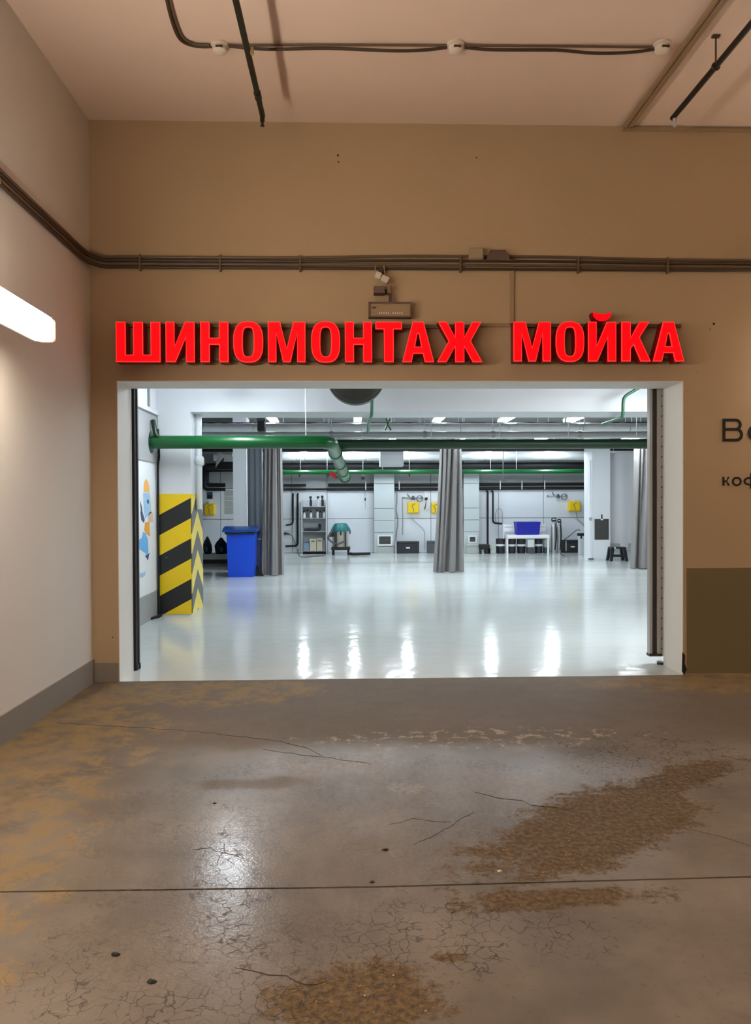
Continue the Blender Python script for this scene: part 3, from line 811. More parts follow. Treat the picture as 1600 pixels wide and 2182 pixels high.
# ------------------------------------------------------------------ ceiling gear of the garage
SPX, SPZ = P(560, 250, 5.8).x, P(560, 250, 5.8).z
o = thing('sprinkler_pipe', 'dark green sprinkler pipe hung under the ceiling, the left of two', 'pipe', (SPX, 5.8, SPZ))
MB().tube([(SPX, -7.9, SPZ), (SPX, 3, SPZ), (SPX, 5.5, SPZ), (SPX, 5.78, SPZ)], 0.021, 12).build('pipe_run', 'dark_green', o, True)
MB().lathe((SPX, 5.45, SPZ), [(0.026, 0), (0.026, 0.08)], 'Y', 12).build('coupling', 'dark_green', o, True)
MB().lathe((SPX, 5.765, SPZ), [(0.018, 0.02), (0.018, -0.05), (0.010, -0.055), (0.010, -0.075), (0.016, -0.078), (0.016, -0.084)], 'Z', 10).build('sprinkler_head', 'pipe_black', o, True)
MB().box(SPX + 0.018, SPX + 0.04, 4.94, 4.97, SPZ - 0.02, SPZ + 0.02).build('pipe_clip', 'trunk_beige', o)
for y in (-2.0, 2.0):
    MB().tube([(SPX + 0.02, y, SPZ), (SPX + 0.02, y, ZC)], 0.004, 6).build('hanger_rod', 'trunk_beige', o)
SQX, SQZ = P(1433, 252, 5.85).x, P(1433, 252, 5.85).z
o = thing('sprinkler_pipe', 'black sprinkler pipe with hanger under the ceiling, the right of two', 'pipe', (SQX, 5.85, SQZ))
MB().tube([(SQX, -7.9, SQZ), (SQX, 3, SQZ), (SQX, 5.85, SQZ)], 0.021, 12).build('pipe_run', 'pipe_black', o, True)
MB().lathe((SQX + .005, 5.82, SQZ), [(0.017, 0.0), (0.017, -0.05), (0.01, -0.052), (0.01, -0.07), (0.014, -0.072), (0.014, -0.08)], 'Z', 10).build('sprinkler_head', 'galv', o, True)
hy = 5.15
MB().tube([(SQX, hy, SQZ + 0.02), (SQX, hy, ZC)], 0.006, 6).build('hanger_rod', 'conduit_dark', o)
MB().tube([(SQX + 0.026 * math.cos(t * math.pi / 6), hy, SQZ + 0.026 * math.sin(t * math.pi / 6)) for t in range(13)], 0.006, 6).build('pipe_clip', 'conduit_dark', o)
MB().box(SQX - 0.025, SQX + 0.025, hy - 0.015, hy + 0.015, ZC - 0.012, ZC).build('anchor_plate', 'conduit_dark', o)
# cables along the ceiling
def pc(px, py): return PZ(px, py, ZC - 0.012)
path = [(345, -60), (358, 10), (372, 60), (385, 84), (405, 95), (432, 99), (455, 98)]
o = MB().tube(smooth_path([pc(*q) for q in path] , 4), 0.013, 8).build('ceiling_cable', 'conduit_dark', None, True)
tag(o, 'brown cable bending from the ceiling towards the first detector', 'cable')
o = MB().tube(smooth_path([pc(352, -60), pc(365, 10), pc(380, 60), pc(392, 82), pc(415, 94), pc(445, 95)], 4), 0.009, 8).build('ceiling_cable', 'conduit_brown', None, True)
tag(o, 'thin brown cable beside the bend before the first detector', 'cable')
def pcs(px, py, dz): return PZ(px, py, ZC - dz)
o = MB().tube(smooth_path([pcs(486, 95, .015), pcs(510, 97, .015), pcs(700, 96, .012), pcs(950, 97, .012)], 4), 0.008, 8).build('ceiling_cable', 'conduit_brown', None, True)
tag(o, 'thin straight cable on the ceiling between first and second detectors', 'cable')
o = MB().tube(smooth_path([pcs(488, 98, .02), pcs(525, 102, .03), pcs(580, 105, .05), pcs(700, 103, .03), pcs(830, 108, .05), pcs(900, 107, .04), pcs(952, 101, .02)], 5), 0.011, 8).build('ceiling_cable', 'conduit_dark', None, True)
tag(o, 'dark sagging cable on the ceiling between first and second detectors', 'cable')
o = MB().tube(smooth_path([pcs(990, 97, .015), pcs(1100, 98, .012), pcs(1250, 99, .012), pcs(1395, 101, .015)], 4), 0.008, 8).build('ceiling_cable', 'conduit_brown', None, True)
tag(o, 'thin straight cable on the ceiling between second and third detectors', 'cable')
o = MB().tube(smooth_path([pcs(990, 101, .02), pcs(1050, 106, .035), pcs(1185, 107, .03), pcs(1260, 113, .05), pcs(1340, 112, .045), pcs(1396, 105, .02)], 5), 0.011, 8).build('ceiling_cable', 'conduit_dark', None, True)
tag(o, 'dark sagging cable on the ceiling between second and third detectors', 'cable')
for k, px in enumerate((468, 971, 1411)):
    p = PZ(px, 100, ZC - 0.02)
    o = thing('smoke_detector', f'pale round smoke detector on the ceiling cable, {("left", "middle", "right")[k]} of the three', 'detector', (p.x, p.y, ZC - 0.06), 'smoke detectors on the ceiling')
    MB().lathe((p.x, p.y, ZC), [(0.062, 0), (0.062, -0.015), (0.05, -0.02)], 'Z', 20).build('mounting_base', 'plaster_white', o, True)
    MB().lathe((p.x, p.y, ZC - 0.02), [(0.052, 0), (0.05, -0.03), (0.036, -0.042), (0.012, -0.048)], 'Z', 20).build('dome', 'plaster_white', o, True)
    MB().box(p.x - 0.02, p.x + 0.03, p.y - 0.052, p.y - 0.046, ZC - 0.05, ZC - 0.035).build('sensor_slot', 'conduit_dark', o)
# ceiling trunking at the right: two side by side runs, corner, run along the wall
tX = P(1336, 270, WY - 0.03).x
o = thing('cable_channel', 'beige double cable trunk along the ceiling turning along the wall top', 'trunking', (tX, WY, ZC - 0.05))
MB().box(tX - 0.03, tX - 0.002, YB + 0.01, WY - 0.035, ZC - 0.03, ZC - 0.001, 0.003).build('trunk_run', 'trunk_beige', o)
MB().box(tX + 0.004, tX + 0.04, YB + 0.01, WY - 0.06, ZC - 0.04, ZC - 0.001, 0.003).build('trunk_run', 'trunk_beige', o)
zz = P(1450, 277, WY).z
MB().box(tX + 0.031, XR - 0.01, WY - 0.02, WY - 0.001, zz - 0.014, zz + 0.014, 0.003).build('wall_run', 'trunk_beige', o)
MB().box(tX - 0.035, tX + 0.03, WY - 0.03, WY - 0.001, zz - 0.02, ZC - 0.001, 0.003).build('corner_box', 'trunk_beige', o)

# pebbles and bits on the floor
for k, (px, py, r) in enumerate(((821, 1812, 0.011), (245, 2035, 0.012), (322, 2093, 0.012), (457, 1712, 0.007), (793, 1880, 0.008), (1065, 1857, 0.008))):
    p = PZ(px, py, 0); mb = MB()
    mb.rings([[Vector((p.x + r * q * (1.3 + 0.3 * math.sin(3 * t + k)) * math.cos(t), p.y + r * q * (0.8 + 0.3 * math.cos(2 * t + k)) * math.sin(t), h)) for t in [2 * math.pi * j / 9 for j in range(9)]] for q, h in ((0.9, 0.0), (1.0, r * .3), (0.5, r * .7))])
    o = mb.build('pebble', 'pebble_dark' if k < 5 else 'plaster_white')
    tag(o, ('small dark chip on the grey concrete just above the joint line', 'dark chip on the brown floor, lower left', 'dark chip on the brown floor nearest the bottom edge', 'tiny dark chip above the glossy crazed patch', 'tiny dark chip touching the long floor joint', 'tiny pale chip lying in the rusty grit')[k], 'chip')

# ------------------------------------------------------------------ sectional door guides
def door_guide(side):
    lab = 'dark perforated door guide rail inside the opening by the ' + ('striped column side' if side < 0 else 'dado side')
    y0 = WY + WT
    if side < 0:
        x = OX0 + e
        o = thing('door_guide', lab, 'guide rail', (x, y0 + 0.03, 0))
        MB().box(x - 0.004, x + 0.022, y0 + 0.004, y0 + 0.07, 0.0, 2.6).build('rail', 'black_rubber', o)
        MB().box(x - 0.01, x + 0.03, y0 + 0.07, y0 + 0.1, 0.0, 2.6).build('rail_back', 'rail_dark', o)
        mb = MB()
        for k in range(46): mb.box(x - 0.012 if k % 2 else x - 0.009, x + 0.002, y0 - 0.001, y0 + 0.004, 0.08 + 0.055 * k, 0.08 + 0.055 * k + 0.02)
        n = mb.build('perforation', 'black_rubber', o); n['kind'] = 'stuff'
        MB().prism([(x - 0.03, y0 + 0.004), (x + 0.03, y0 + 0.02), (x + 0.03, y0 + 0.12), (x, y0 + 0.12)], [], lambda u, v, d: Vector((u, v, d)), 0, 0.05).build('foot', 'rail_dark', o)
    else:
        x = OX1 - e
        o = thing('door_guide', lab, 'guide rail', (x - 0.06, y0 + 0.05, 0.08))
        MB().box(x - 0.115, x - 0.09, y0 + 0.03, y0 + 0.09, 0.10, 2.6).build('flange', 'alu', o)
        MB().box(x - 0.09, x - 0.045, y0 + 0.045, y0 + 0.09, 0.10, 2.6).build('channel', 'rail_dark', o)
        MB().box(x - 0.045, x - 0.006, y0 + 0.03, y0 + 0.09, 0.08, 2.6).build('rail', 'alu', o)
        mb = MB()
        for k in range(26): mb.box(x - 0.008, x + 0.008, y0 + 0.01, y0 + 0.03, 0.14 + 0.093 * k, 0.14 + 0.093 * k + 0.014)
        n = mb.build('perforation', 'black_rubber', o); n['kind'] = 'stuff'
        MB().box(x - 0.006, x + 0.03, y0, y0 + 0.06, 0.08, 2.6).build('angle', 'alu', o)
        MB().box(x - 0.12, x, y0 + 0.02, y0 + 0.095, 0.075, 0.10).build('foot', 'rail_dark', o)
        MB().prism([(x - 0.05, y0 + 0.02), (x + 0.02, y0 - 0.005), (x + 0.02, y0 + 0.1), (x - 0.02, y0 + 0.1)], [], lambda u, v, d: Vector((u, v, d)), 0, 0.02).build('floor_seal', 'rail_dark', o)
door_guide(-1); door_guide(1)

# ------------------------------------------------------------------ pipes under the hall ceiling
# big bright green pipe from the side wall, elbow, run to the back
gy = 9.85; gz = P(500, 942, gy).z; gr = 0.086
xe = P(705, 942, gy).x
o = thing('green_pipe', 'thick glossy green pipe from the side wall, bending away with a red valve', 'pipe', (XI, gy, gz))
end = P(735, 1017, 13.6)
MB().tube(bend([(XI + 0.04, gy, gz), (xe, gy, gz), end], 0.16, 6), gr, 20).build('pipe_run', 'green_pipe', o, True)
MB().lathe((XI, gy, gz), [(0.15, 0), (0.15, 0.02), (0.1, 0.04)], 'X', 20).build('flange', 'green_pipe_shaded', o, True)
d_ = (end - Vector((xe, gy, gz))).normalized()
for f in (0.25, 0.55, 0.8):
    q = Vector((xe, gy, gz)).lerp(end, f); MB().tube([q - d_ * 0.03, q + d_ * 0.03], gr + 0.014, 20).build('coupling', 'green_pale', o, True)
MB().tube([end - d_ * 0.02, end + d_ * 0.05, end + d_ * 0.06], [gr + 0.02, gr + 0.02, 0.03], 20).build('end_cap', 'green_pale', o, True)
vv = end + Vector((-0.15, 0, 0.02))
MB().tube([end + Vector((-0.05, 0, 0)), vv], 0.04, 10).build('valve_neck', 'green_pale', o)
rotbox(MB(), vv + Vector((-0.05, 0, 0.02)), 0.16, 0.05, 0.08, R(35)).build('valve_handle', 'red_paint', o)
MB().tube([(P(319, 900, gy).x, gy - 0.02, gz + 0.08), (P(318, 900, gy).x, gy - 0.02, 2.66)], 0.014, 8).build('hanger_rod', 'green_pale', o)
MB().tube(smooth_path([(XI + 0.05, gy - 0.03, gz + 0.28), (XI + 0.07, gy - 0.05, gz + 0.2), (XI + 0.09, gy - 0.06, gz + 0.1), (XI + 0.12, gy - 0.04, gz + 0.07)], 4), 0.03, 10).build('side_branch', 'green_pipe_shaded', o, True)
MB().tube([(-0.6, gy, gz + gr), (-0.6, gy, HZ)], 0.007, 6).build('hanger_rod', 'steel', o)
# green pipe beyond, its shade put into the darker colour
y = 11.9; a = P(690, 947, y); b_ = P(1480, 945, y)
o = thing('green_pipe', 'long green pipe coloured as in shade across the hall just under the grey pipe', 'pipe', (a.x, y, a.z))
MB().tube([a, (12.9, y, a.z)], 0.079, 18).build('pipe_run', 'green_pipe_shaded', o, True)
for k in range(6): MB().tube([(a.x + 0.6 + 1.1 * k, y, a.z + 0.079), (a.x + 0.6 + 1.1 * k, y, HZ)], 0.007, 6).build('hanger_rod', 'lamp_white', o)
# grey pipe
y = 12.2; a = P(420, 928, y)
o = thing('grey_pipe', 'smooth grey pipe across the hall above the shaded green pipe', 'pipe', (0, y, a.z))
MB().tube([(-6.9, y, a.z), (12.9, y, a.z)], 0.058, 16).build('pipe_run', 'galv', o, True)
for k, px in enumerate((706, 905, 1050, 1235)):
    q = P(px, 928, y); MB().tube([(q.x - 0.03, y, a.z), (q.x + 0.03, y, a.z)], 0.066, 16).build('coupling', 'steel', o, True)
    MB().tube([(q.x, y, a.z + 0.06), (q.x, y, HZ)], 0.007, 6).build('hanger_rod', 'lamp_white', o)
# foil wrapped duct, in lengths
y = 12.7; a = P(600, 912, y)
o = thing('foil_duct', 'shiny foil wrapped duct across the hall above the grey pipe', 'duct', (0, y, a.z))
cuts = [-6.9] + [P(px, 912, y).x for px in (434, 540, 705, 830, 980, 1085, 1240, 1340)] + [12.9]
for x0, x1 in zip(cuts, cuts[1:]):
    n = 7; MB().tube([(x0 + 0.004 + (x1 - x0 - 0.008) * k / n, y, a.z + 0.006 * math.sin(9 * (x0 + k))) for k in range(n + 1)], [0.078 + 0.006 * random.random() for k in range(n + 1)], 16).build('duct_length', 'foil', o, True)
for px in (700, 830, 895, 1205, 1246): 
    q = P(px, 905, y); MB().box(q.x - 0.015, q.x + 0.015, y - 0.01, y + 0.01, a.z + 0.07, HZ).build('hanger_strap', 'lamp_white', o)
# dark strip stands in for the shaded gap above the duct
y = 13.0; z = P(600, 902, y).z
o = MB().box(-6.9, 12.9, y, y + 0.25, z - 0.05, z + 0.02).build('dark_strip', 'duct_dark')
tag(o, 'thin dark strip as the shaded gap above the shiny foil duct', 'tray')
for k in range(8):
    xx = -5 + 2 * k
x0, x1, z0, z1 = rect(549, 892, 565, 919, 12.05)
o = thing('pipe_clamp', 'black square clamp block straddling the grey pipes', 'clamp', ((x0 + x1) / 2, 12.05, z0))
MB().box(x0, x1, 12.0, 12.14, z0, z1 - 0.04, 0.005).build('body', 'black_plastic', o)
MB().box(x0 - 0.01, x1 + 0.01, 11.98, 12.16, z1 - 0.04, z1, 0.005).build('cap', 'chest_grey', o)
MB().tube([((x0 + x1) / 2, 12.07, z1), ((x0 + x1) / 2, 12.07, HZ)], 0.01, 6).build('hanger_rod', 'black_plastic', o)
# thin green sprinkler drops
y = 9.9
o = MB().tube(bend([(P(794, 860, y).x, y, HZ - 0.001), P(792, 884, y), P(786, 898, y + 0.4), P(784, 920, 11.4)], 0.06, 4), 0.022, 10).build('sprinkler_drop', 'green_pale', None, True)
tag(o, 'thin pale green sprinkler drop below the dark round duct end', 'pipe')
o = MB().tube(bend([(P(1420, 800, y).x, y, HZ - 0.03), P(1400, 808, y), P(1358, 828, y), P(1328, 846, y), P(1327, 888, y), P(1284, 903, 11.6)], 0.07, 4), 0.022, 10).build('sprinkler_drop', 'green_pale', None, True)
tag(o, 'thin pale green sprinkler drop bending by the far door guide', 'pipe')
o = thing('pipe_bracket', 'small green bracket standing on the foil duct', 'bracket', P(827, 915, 12.4))
for px in (822, 831): MB().tube([P(px + (2 if px > 826 else -2), 917, 12.4), P(826, 904, 12.4), P(px, 892, 12.4), ], 0.014, 8).build('bracket_leg', 'green_pale', o)
MB().tube([P(826, 904, 12.4), Vector((P(826, 904, 12.4).x, 12.4, HZ))], 0.008, 6).build('hanger_rod', 'steel', o)
# round dark duct end above the opening
c = P(758, 797, 8.9)
o = thing('round_duct', 'dark grey round duct end hanging at the top of the opening', 'duct', (c.x, 8.9, c.z - 0.35))
rr_ = 63 * 8.9 / 1600
MB().lathe((c.x, 8.9, c.z), [(rr_, 0), (rr_, 0.18)], 'Y', 40).build('duct_body', 'disc_grey', o, True)
MB().lathe((c.x, 8.9, c.z), [(rr_ * 0.97, 0.0), (rr_ * 0.9, -0.02)], 'Y', 40).build('cover', 'disc_grey', o, True)
MB().tube([(c.x, 8.99, c.z + rr_ - 0.01), (c.x, 8.99, HZ)], 0.01, 6).build('hanger_rod', 'steel', o)
# ducts over the far bays
y = 21.75
a = P(800, 971, y)
o = thing('foil_duct', 'broad shiny foil duct along the back wall under the ceiling', 'duct', (0, y, a.z))
cuts = [P(px, 976, y).x for px in (456, 530, 602, 632, 650, 706, 780, 850, 940, 1030, 1070, 1245, 1420)]
for x0, x1 in zip(cuts, cuts[1:]):
    n = 5; MB().tube([(x0 + 0.005 + (x1 - x0 - 0.01) * k / n, y, a.z) for k in range(n + 1)], [0.15 + 0.012 * random.random() for k in range(n + 1)], 16).build('duct_length', 'foil', o, True)
for px in (630, 752, 905, 1055, 1180): MB().box(P(px, 976, y).x - 0.012, P(px, 976, y).x + 0.012, y - 0.01, y + 0.01, a.z + 0.15, HZ).build('hanger_strap', 'lamp_white', o)
y = 21.9; a = P(800, 993, y)
y = 22.0
o = thing('dark_pipe', 'dark insulated pipe under the broad foil duct by the back wall', 'pipe', (0, y, a.z))
MB().tube([(P(440, 990, y).x, y, a.z), (9.5, y, a.z)], 0.1, 14).build('pipe_run', 'duct_dark', o, True)
for px in (560, 690, 870, 1000, 1120): MB().tube([(P(px, 990, y).x, y, a.z + 0.07), (P(px, 990, y).x, y, HZ)], 0.008, 6).build('hanger_rod', 'steel', o)
y = 21.45; a = P(800, 1006, y)
o = thing('green_pipe', 'thin green pipe along the back wall below the dark insulated pipe', 'pipe', (0, y, a.z))
MB().tube([(P(597, 1006, y).x, y, a.z), (9.5, y, a.z)], 0.062, 14).build('pipe_run', 'green_pipe', o, True)
for px in (640, 697, 815, 872, 1045, 1100): MB().tube([(P(px, 1006, y).x, y, a.z), (P(px, 1006, y).x, y, HZ)], 0.008, 6).build('hanger_rod', 'steel', o)
for px in (638, 699, 872): MB().box(P(px, 1013, y).x - 0.02, P(px, 1013, y).x + 0.02, y - 0.02, y + 0.02, a.z - 0.13, a.z - 0.055).build('pipe_clip', 'black_plastic', o)
x0, x1, z0, z1 = rect(810, 960, 860, 993, 20.6)
o = thing('air_handler', 'plain pale box unit hung before the back wall ducts', 'air unit', ((x0 + x1) / 2, 20.6, z0))
MB().box(x0, x1, 20.6, 21.2, z0, z1, 0.01).build('casing', 'shelf_white', o)
MB().box(x0 + 0.03, x1 - 0.03, 20.594, 20.6, z0 + 0.04, z1 - 0.12).build('front_panel', 'lamp_white', o)
for xx in (x0 + 0.05, x1 - 0.05): MB().tube([(xx, 20.9, z1), (xx, 20.9, HZ)], 0.008, 6).build('hanger_rod', 'steel', o)
# lower ceiling tray
y = 20.2; z = P(800, 957, y).z
o = MB().box(-4.2, 9.4, y, y + 0.3, z - 0.05, z + 0.06).build('dark_strip', 'duct_dark')
tag(o, 'dark cable tray across the hall above the back wall ducts', 'tray')

# ------------------------------------------------------------------ side wall dressing by the striped column
z0 = 2.05; zt = 2.66
struct(MB().box(XI, XI + 0.02, WY + WT + 0.1, CY0 - 0.02, z0, zt).build('trim_6', 'side_grey'))
o = thing('cable_channel', 'white double cable trunk high on the side wall near the striped column', 'trunking', (XI, 9.5, zt + 0.02))
MB().box(XI, XI + 0.05, WY + WT + 0.1, CY0 - 0.03, zt + 0.02, zt + 0.05, 0.003).build('trunk_run', 'lamp_white', o)
MB().box(XI, XI + 0.03, WY + WT + 0.1, CY0 - 0.03, zt + 0.055, zt + 0.09, 0.003).build('trunk_run', 'lamp_white', o)
pz = PX(318, 850, XI + 0.02)
o = MB().tube([(XI + 0.02, pz.y, zt + 0.095), (XI + 0.02, pz.y, HZ)], 0.014, 8).build('wall_conduit', 'side_grey')
tag(o, 'thin grey riser above the white trunk on the side wall', 'conduit')
o = MB().tube(smooth_path([(XI + 0.03, CY0 - 0.05, 0.03), (XI + 0.03, CY0 - 0.05, 0.6), (XI + 0.03, CY0 - 0.045, 1.6), (XI + 0.035, CY0 - 0.06, 2.0), (XI + 0.05, CY0 - 0.06, 2.15), (XI + 0.035, CY0 - 0.05, 2.5)], 4), 0.016, 8).build('black_cable', 'black_rubber', None, True)
tag(o, 'black cable running down the corner beside the striped column', 'cable')
p = PZ(336, 1316, 0)
o = MB().prism([(p.x - 0.05, p.y - 0.25), (p.x + 0.03, p.y - 0.03), (p.x + 0.03, p.y + 0.12), (p.x + 0.01, p.y + 0.14)], [], lambda u, v, d: Vector((u, v, d)), 0.0, 0.03).build('rubber_wedge', 'black_rubber')
tag(o, 'black rubber wedge on the floor at the striped column base', 'wedge')
# painted splashes (flat wall paint, kept generic)
mu = thing('wall_mural', 'orange and blue brushwork painted on the white side wall', 'mural', (XI, 9.7, 0.5))
def splash(pts, m_, nm_='paint_patch', d=0.002):
    q = [PX(x, y, XI) for x, y in pts]
    MB().prism([(v.y, v.z) for v in q], [], lambda u, v, dd: Vector((dd, u, v)), XI + d, XI).build(nm_, m_, mu)
splash([(306, 1048), (306, 1036), (308, 1025), (311, 1021), (315, 1026), (318, 1040), (318, 1048)], 'mural_orange')
splash([(305, 1050), (319, 1050), (320, 1064), (322, 1092), (314, 1100), (309, 1106), (306, 1085)], 'mural_pale')
splash([(312, 1066), (316, 1064), (317, 1072), (314, 1074)], 'mural_navy', 'paint_dab', 0.003)
splash([(298, 1067), (302, 1080), (303, 1090), (308, 1108), (306, 1114), (301, 1108), (299, 1092), (300, 1088)], 'mural_navy', 'paint_dab', 0.003)
splash([(316, 1096), (320, 1090), (325, 1094), (326, 1112), (320, 1113), (315, 1112)], 'mural_skin')
splash([(309, 1113), (318, 1112), (318, 1130), (320, 1143), (313, 1139), (307, 1130)], 'mural_amber')
splash([(319, 1113), (323, 1113), (323, 1138), (320, 1137)], 'jamb_white', 'paint_dab')
splash([(305, 1133), (310, 1136), (315, 1150), (316, 1175), (314, 1184), (309, 1178), (303, 1174), (296, 1170), (296, 1150), (302, 1146)], 'mural_blue')
splash([(309, 1184), (314, 1182), (318, 1178), (315, 1194)], 'mural_navy', 'paint_dab', 0.003)
splash([(298, 1222), (305, 1220), (310, 1217), (309, 1226), (303, 1231), (298, 1230)], 'mural_pale')
# white downpipe on the column
xd = P(427, 930, 10.5).x
o = thing('downpipe', 'white downpipe with a bulging joint on the striped column', 'pipe', (cr + 0.06, 10.5, P(424, 1085, 10.5).z))
zb = P(424, 1085, 10.45).z; zj = P(428, 983, 10.45).z
MB().tube([(cr + 0.055, 10.45, zb), (cr + 0.055, 10.45, 2.735)], 0.043, 14).build('pipe_run', 'lamp_white', o, True)
MB().lathe((cr + 0.065, 10.45, zj - 0.06), [(0.045, 0), (0.062, 0.02), (0.062, 0.1), (0.045, 0.13)], 'Z', 14).build('joint', 'lamp_white', o, True)

# ------------------------------------------------------------------ blue wheelie bin
yb = 15.4
bx0, bx1 = P(484, 1180, yb).x, P(541, 1180, yb).x; zt = P(512, 1118, yb).z
o = thing('wheelie_bin', 'bright blue wheeled rubbish bin with lid before the grey curtain', 'bin', ((bx0 + bx1) / 2, yb + 0.25, 0))
def taper(x0, x1, y0, y1, z0, X0, X1, Y0, Y1, z1, mb=None):
    mb = mb or MB()
    return mb.rings([[Vector(p) for p in ((x0, y0, z0), (x1, y0, z0), (x1, y1, z0), (x0, y1, z0))], [Vector(p) for p in ((X0, Y0, z1), (X1, Y0, z1), (X1, Y1, z1), (X0, Y1, z1))]])
zrim = P(512, 1137, yb).z
taper(bx0 + 0.015, bx1 - 0.015, yb, yb + 0.5, 0.0, bx0 - 0.008, bx1 + 0.008, yb - 0.03, yb + 0.6, zrim).build('body', 'bin_blue', o)
MB().box(bx0 - 0.04, bx1 + 0.03, yb - 0.07, yb + 0.62, zrim - 0.015, zrim + 0.05, 0.02).build('rim', 'bin_lid_under', o)
lidp = []
for k in range(9):
    t = k / 8
    lidp.append((yb - 0.1 + 0.75 * t, zrim + 0.05 + 0.115 * math.sin(math.pi * (0.12 + 0.76 * t)) - 0.02))
ring_pts = lidp + [(yb + 0.65, zrim + 0.04), (yb - 0.1, zrim + 0.035)]
lx0, lx1 = P(475, 1125, yb).x, P(547, 1125, yb).x
lid = MB().rings([[Vector((x, u, v)) for u, v in ring_pts] for x in (lx0, lx0 + 0.06, lx1 - 0.06, lx1)]).build('lid', 'bin_lid', o, True)
MB().tube([((lx0 + 0.18), yb - 0.115, zrim + 0.045), ((lx1 - 0.18), yb - 0.115, zrim + 0.045)], 0.018, 8).build('lid_handle', 'bin_lid', lid)
for xx in (bx0 + 0.0, bx1 - 0.05): MB().lathe((xx, yb + 0.52, 0.1), [(0.1, 0), (0.1, 0.05)], 'X', 16).build('wheel', 'black_rubber', o, True)

# ------------------------------------------------------------------ curtains
def bunched(name, label, top, bot, y, zt, folds, depth, m_, hem='black_rubber', seed=0, parent=None, cat='curtain', rz=0.0):
    """a gathered curtain: closed pleated tube hanging from zt to the floor"""
    rnd = random.Random(seed)
    n = 240; ph = [rnd.uniform(0, 6.28) for _ in range(5)]
    rings = []
    nz = 14
    creases = [(1.5 * math.pi + (k - folds / 2 + 0.5) * 2.3 / folds + rnd.uniform(-0.12, 0.12), rnd.uniform(0.06, 0.13), rnd.uniform(-0.3, 0.3), rnd.uniform(0.35, 0.8)) for k in range(folds)] + [(0.5 * math.pi + rnd.uniform(-1, 1), 0.12, 0.1, 0.5) for k in range(4)]
    for k in range(nz + 1):
        t = k / nz
        xa = top[0] + (bot[0] - top[0]) * t ** 1.3; xb = top[1] + (bot[1] - top[1]) * t ** 1.3
        cx, hw = (xa + xb) / 2, (xb - xa) / 2
        z_ = zt * (1 - t) + 0.015 * t
        ring = []
        for j in range(n):
            a_ = 2 * math.pi * j / n
            pl = 1 + 0.07 * math.sin(folds * a_ + ph[0] + 0.8 * t) + 0.05 * math.sin((2 * folds + 3) * a_ + ph[1] - 1.2 * t)
            for ca, cw, cs, cd in creases:
                dd = (a_ - ca - cs * t + math.pi) % (2 * math.pi) - math.pi
                pl -= cd * math.exp(-(dd / (cw * (0.7 + 0.7 * t))) ** 2)
            ring.append(Vector((cx + hw * 0.86 * math.cos(a_) * (0.86 + 0.14 * pl), y + depth * math.sin(a_) * pl, z_ + (0.03 * math.sin(5 * a_ + ph[3]) * max(0, t - 0.9) * 10 if 0 else 0))))
        rings.append(ring)
    o = MB().rings(rings).build(name, m_, parent, True)
    return o
ZR = 2.9
def curtain_thing(label, pts, y, folds, depth, m_, seed, group='grey bay curtains'):
    (ta, tb, ty), (ba, bb, by) = pts
    tx0, tx1 = P(ta, ty, y).x, P(tb, ty, y).x; b0, b1 = P(ba, by, y).x, P(bb, by, y).x
    o = thing('curtain', label, 'curtain', ((b0 + b1) / 2, y, 0), group)
    bunched('cloth', label, (tx0, tx1), (b0, b1), y, ZR, folds, depth, m_, seed=seed, parent=o)
    return o, (tx0, tx1, b0, b1)
o, q = curtain_thing('grey gathered curtain standing behind the blue bin', ((558, 604, 957), (551, 609, 1226)), 15.75, 5, 0.16, 'curtain_grey', 3)
MB().box(q[0] - 0.5, q[1] + 0.1, 15.72, 15.78, ZR, ZR + 0.04).build('track', 'steel', o)
for xx in (q[0] - 0.4, q[1]): MB().tube([(xx, 15.75, ZR + 0.04), (xx, 15.75, HZ)], 0.01, 6).build('hanger_rod', 'steel', o)
# flat stretched part of it: slanting panels from the column
xa = P(525, 1100, 16.4).x; xb = P(560, 1100, 15.9).x
def wavy_sheet(name, p0, p1, z0, z1, amp, waves, m_, parent, th=0.012, n=40, seed=0):
    rnd = random.Random(seed); d = (Vector(p1) - Vector(p0)); nrm = Vector((-d.y, d.x)).normalized()
    front, back = [], []
    for i in range(n + 1):
        t = i / n; q_ = Vector(p0) + d * t + nrm * (amp * math.sin(2 * math.pi * waves * t + seed) + amp * 0.4 * math.sin(2 * math.pi * waves * 2.3 * t))
        front.append(q_); back.append(q_ + nrm * th)
    loop = [(v.x, v.y) for v in front] + [(v.x, v.y) for v in back[::-1]]
    return MB().prism(loop, [], lambda u, v, d_: Vector((u, v, d_)), z0, z1).build(name, m_, parent)
wavy_sheet('side_sheet', (xa, 16.45), (xb, 15.95), 0.75, ZR, 0.025, 2.5, 'pvc_clear', o, seed=1)
wavy_sheet('skirt_sheet', (xa, 16.45), (xb, 15.95), 0.02, 0.74, 0.02, 2.5, 'curtain_blue', o, seed=1)
xc = P(544, 1220, 15.6).x
MB().prism([(xc, 0.0), (xc + 0.17, 0.0), (xc + 0.06, 0.2)], [], up(0), 15.6, 15.66).build('weight_flap', 'black_rubber', o)
o, q = curtain_thing('grey gathered curtain standing alone in the middle of the hall', ((934, 986, 957), (917, 994, 1220)), 16.2, 5, 0.2, 'curtain_grey', 11)
MB().box(q[0] - 0.1, q[1] + 0.1, 16.17, 16.23, ZR, ZR + 0.04).build('track', 'steel', o)
for xx in (q[0], q[1]): MB().tube([(xx, 16.2, ZR + 0.04), (xx, 16.2, HZ)], 0.01, 6).build('hanger_rod', 'steel', o)
o, q = curtain_thing('wide grey gathered curtain beside the far door guide', ((1346, 1430, 957), (1336, 1432, 1216)), 16.7, 6, 0.22, 'curtain_grey', 5)
MB().box(q[0] - 0.1, q[1] + 0.3, 16.67, 16.73, ZR, ZR + 0.04).build('track', 'steel', o)
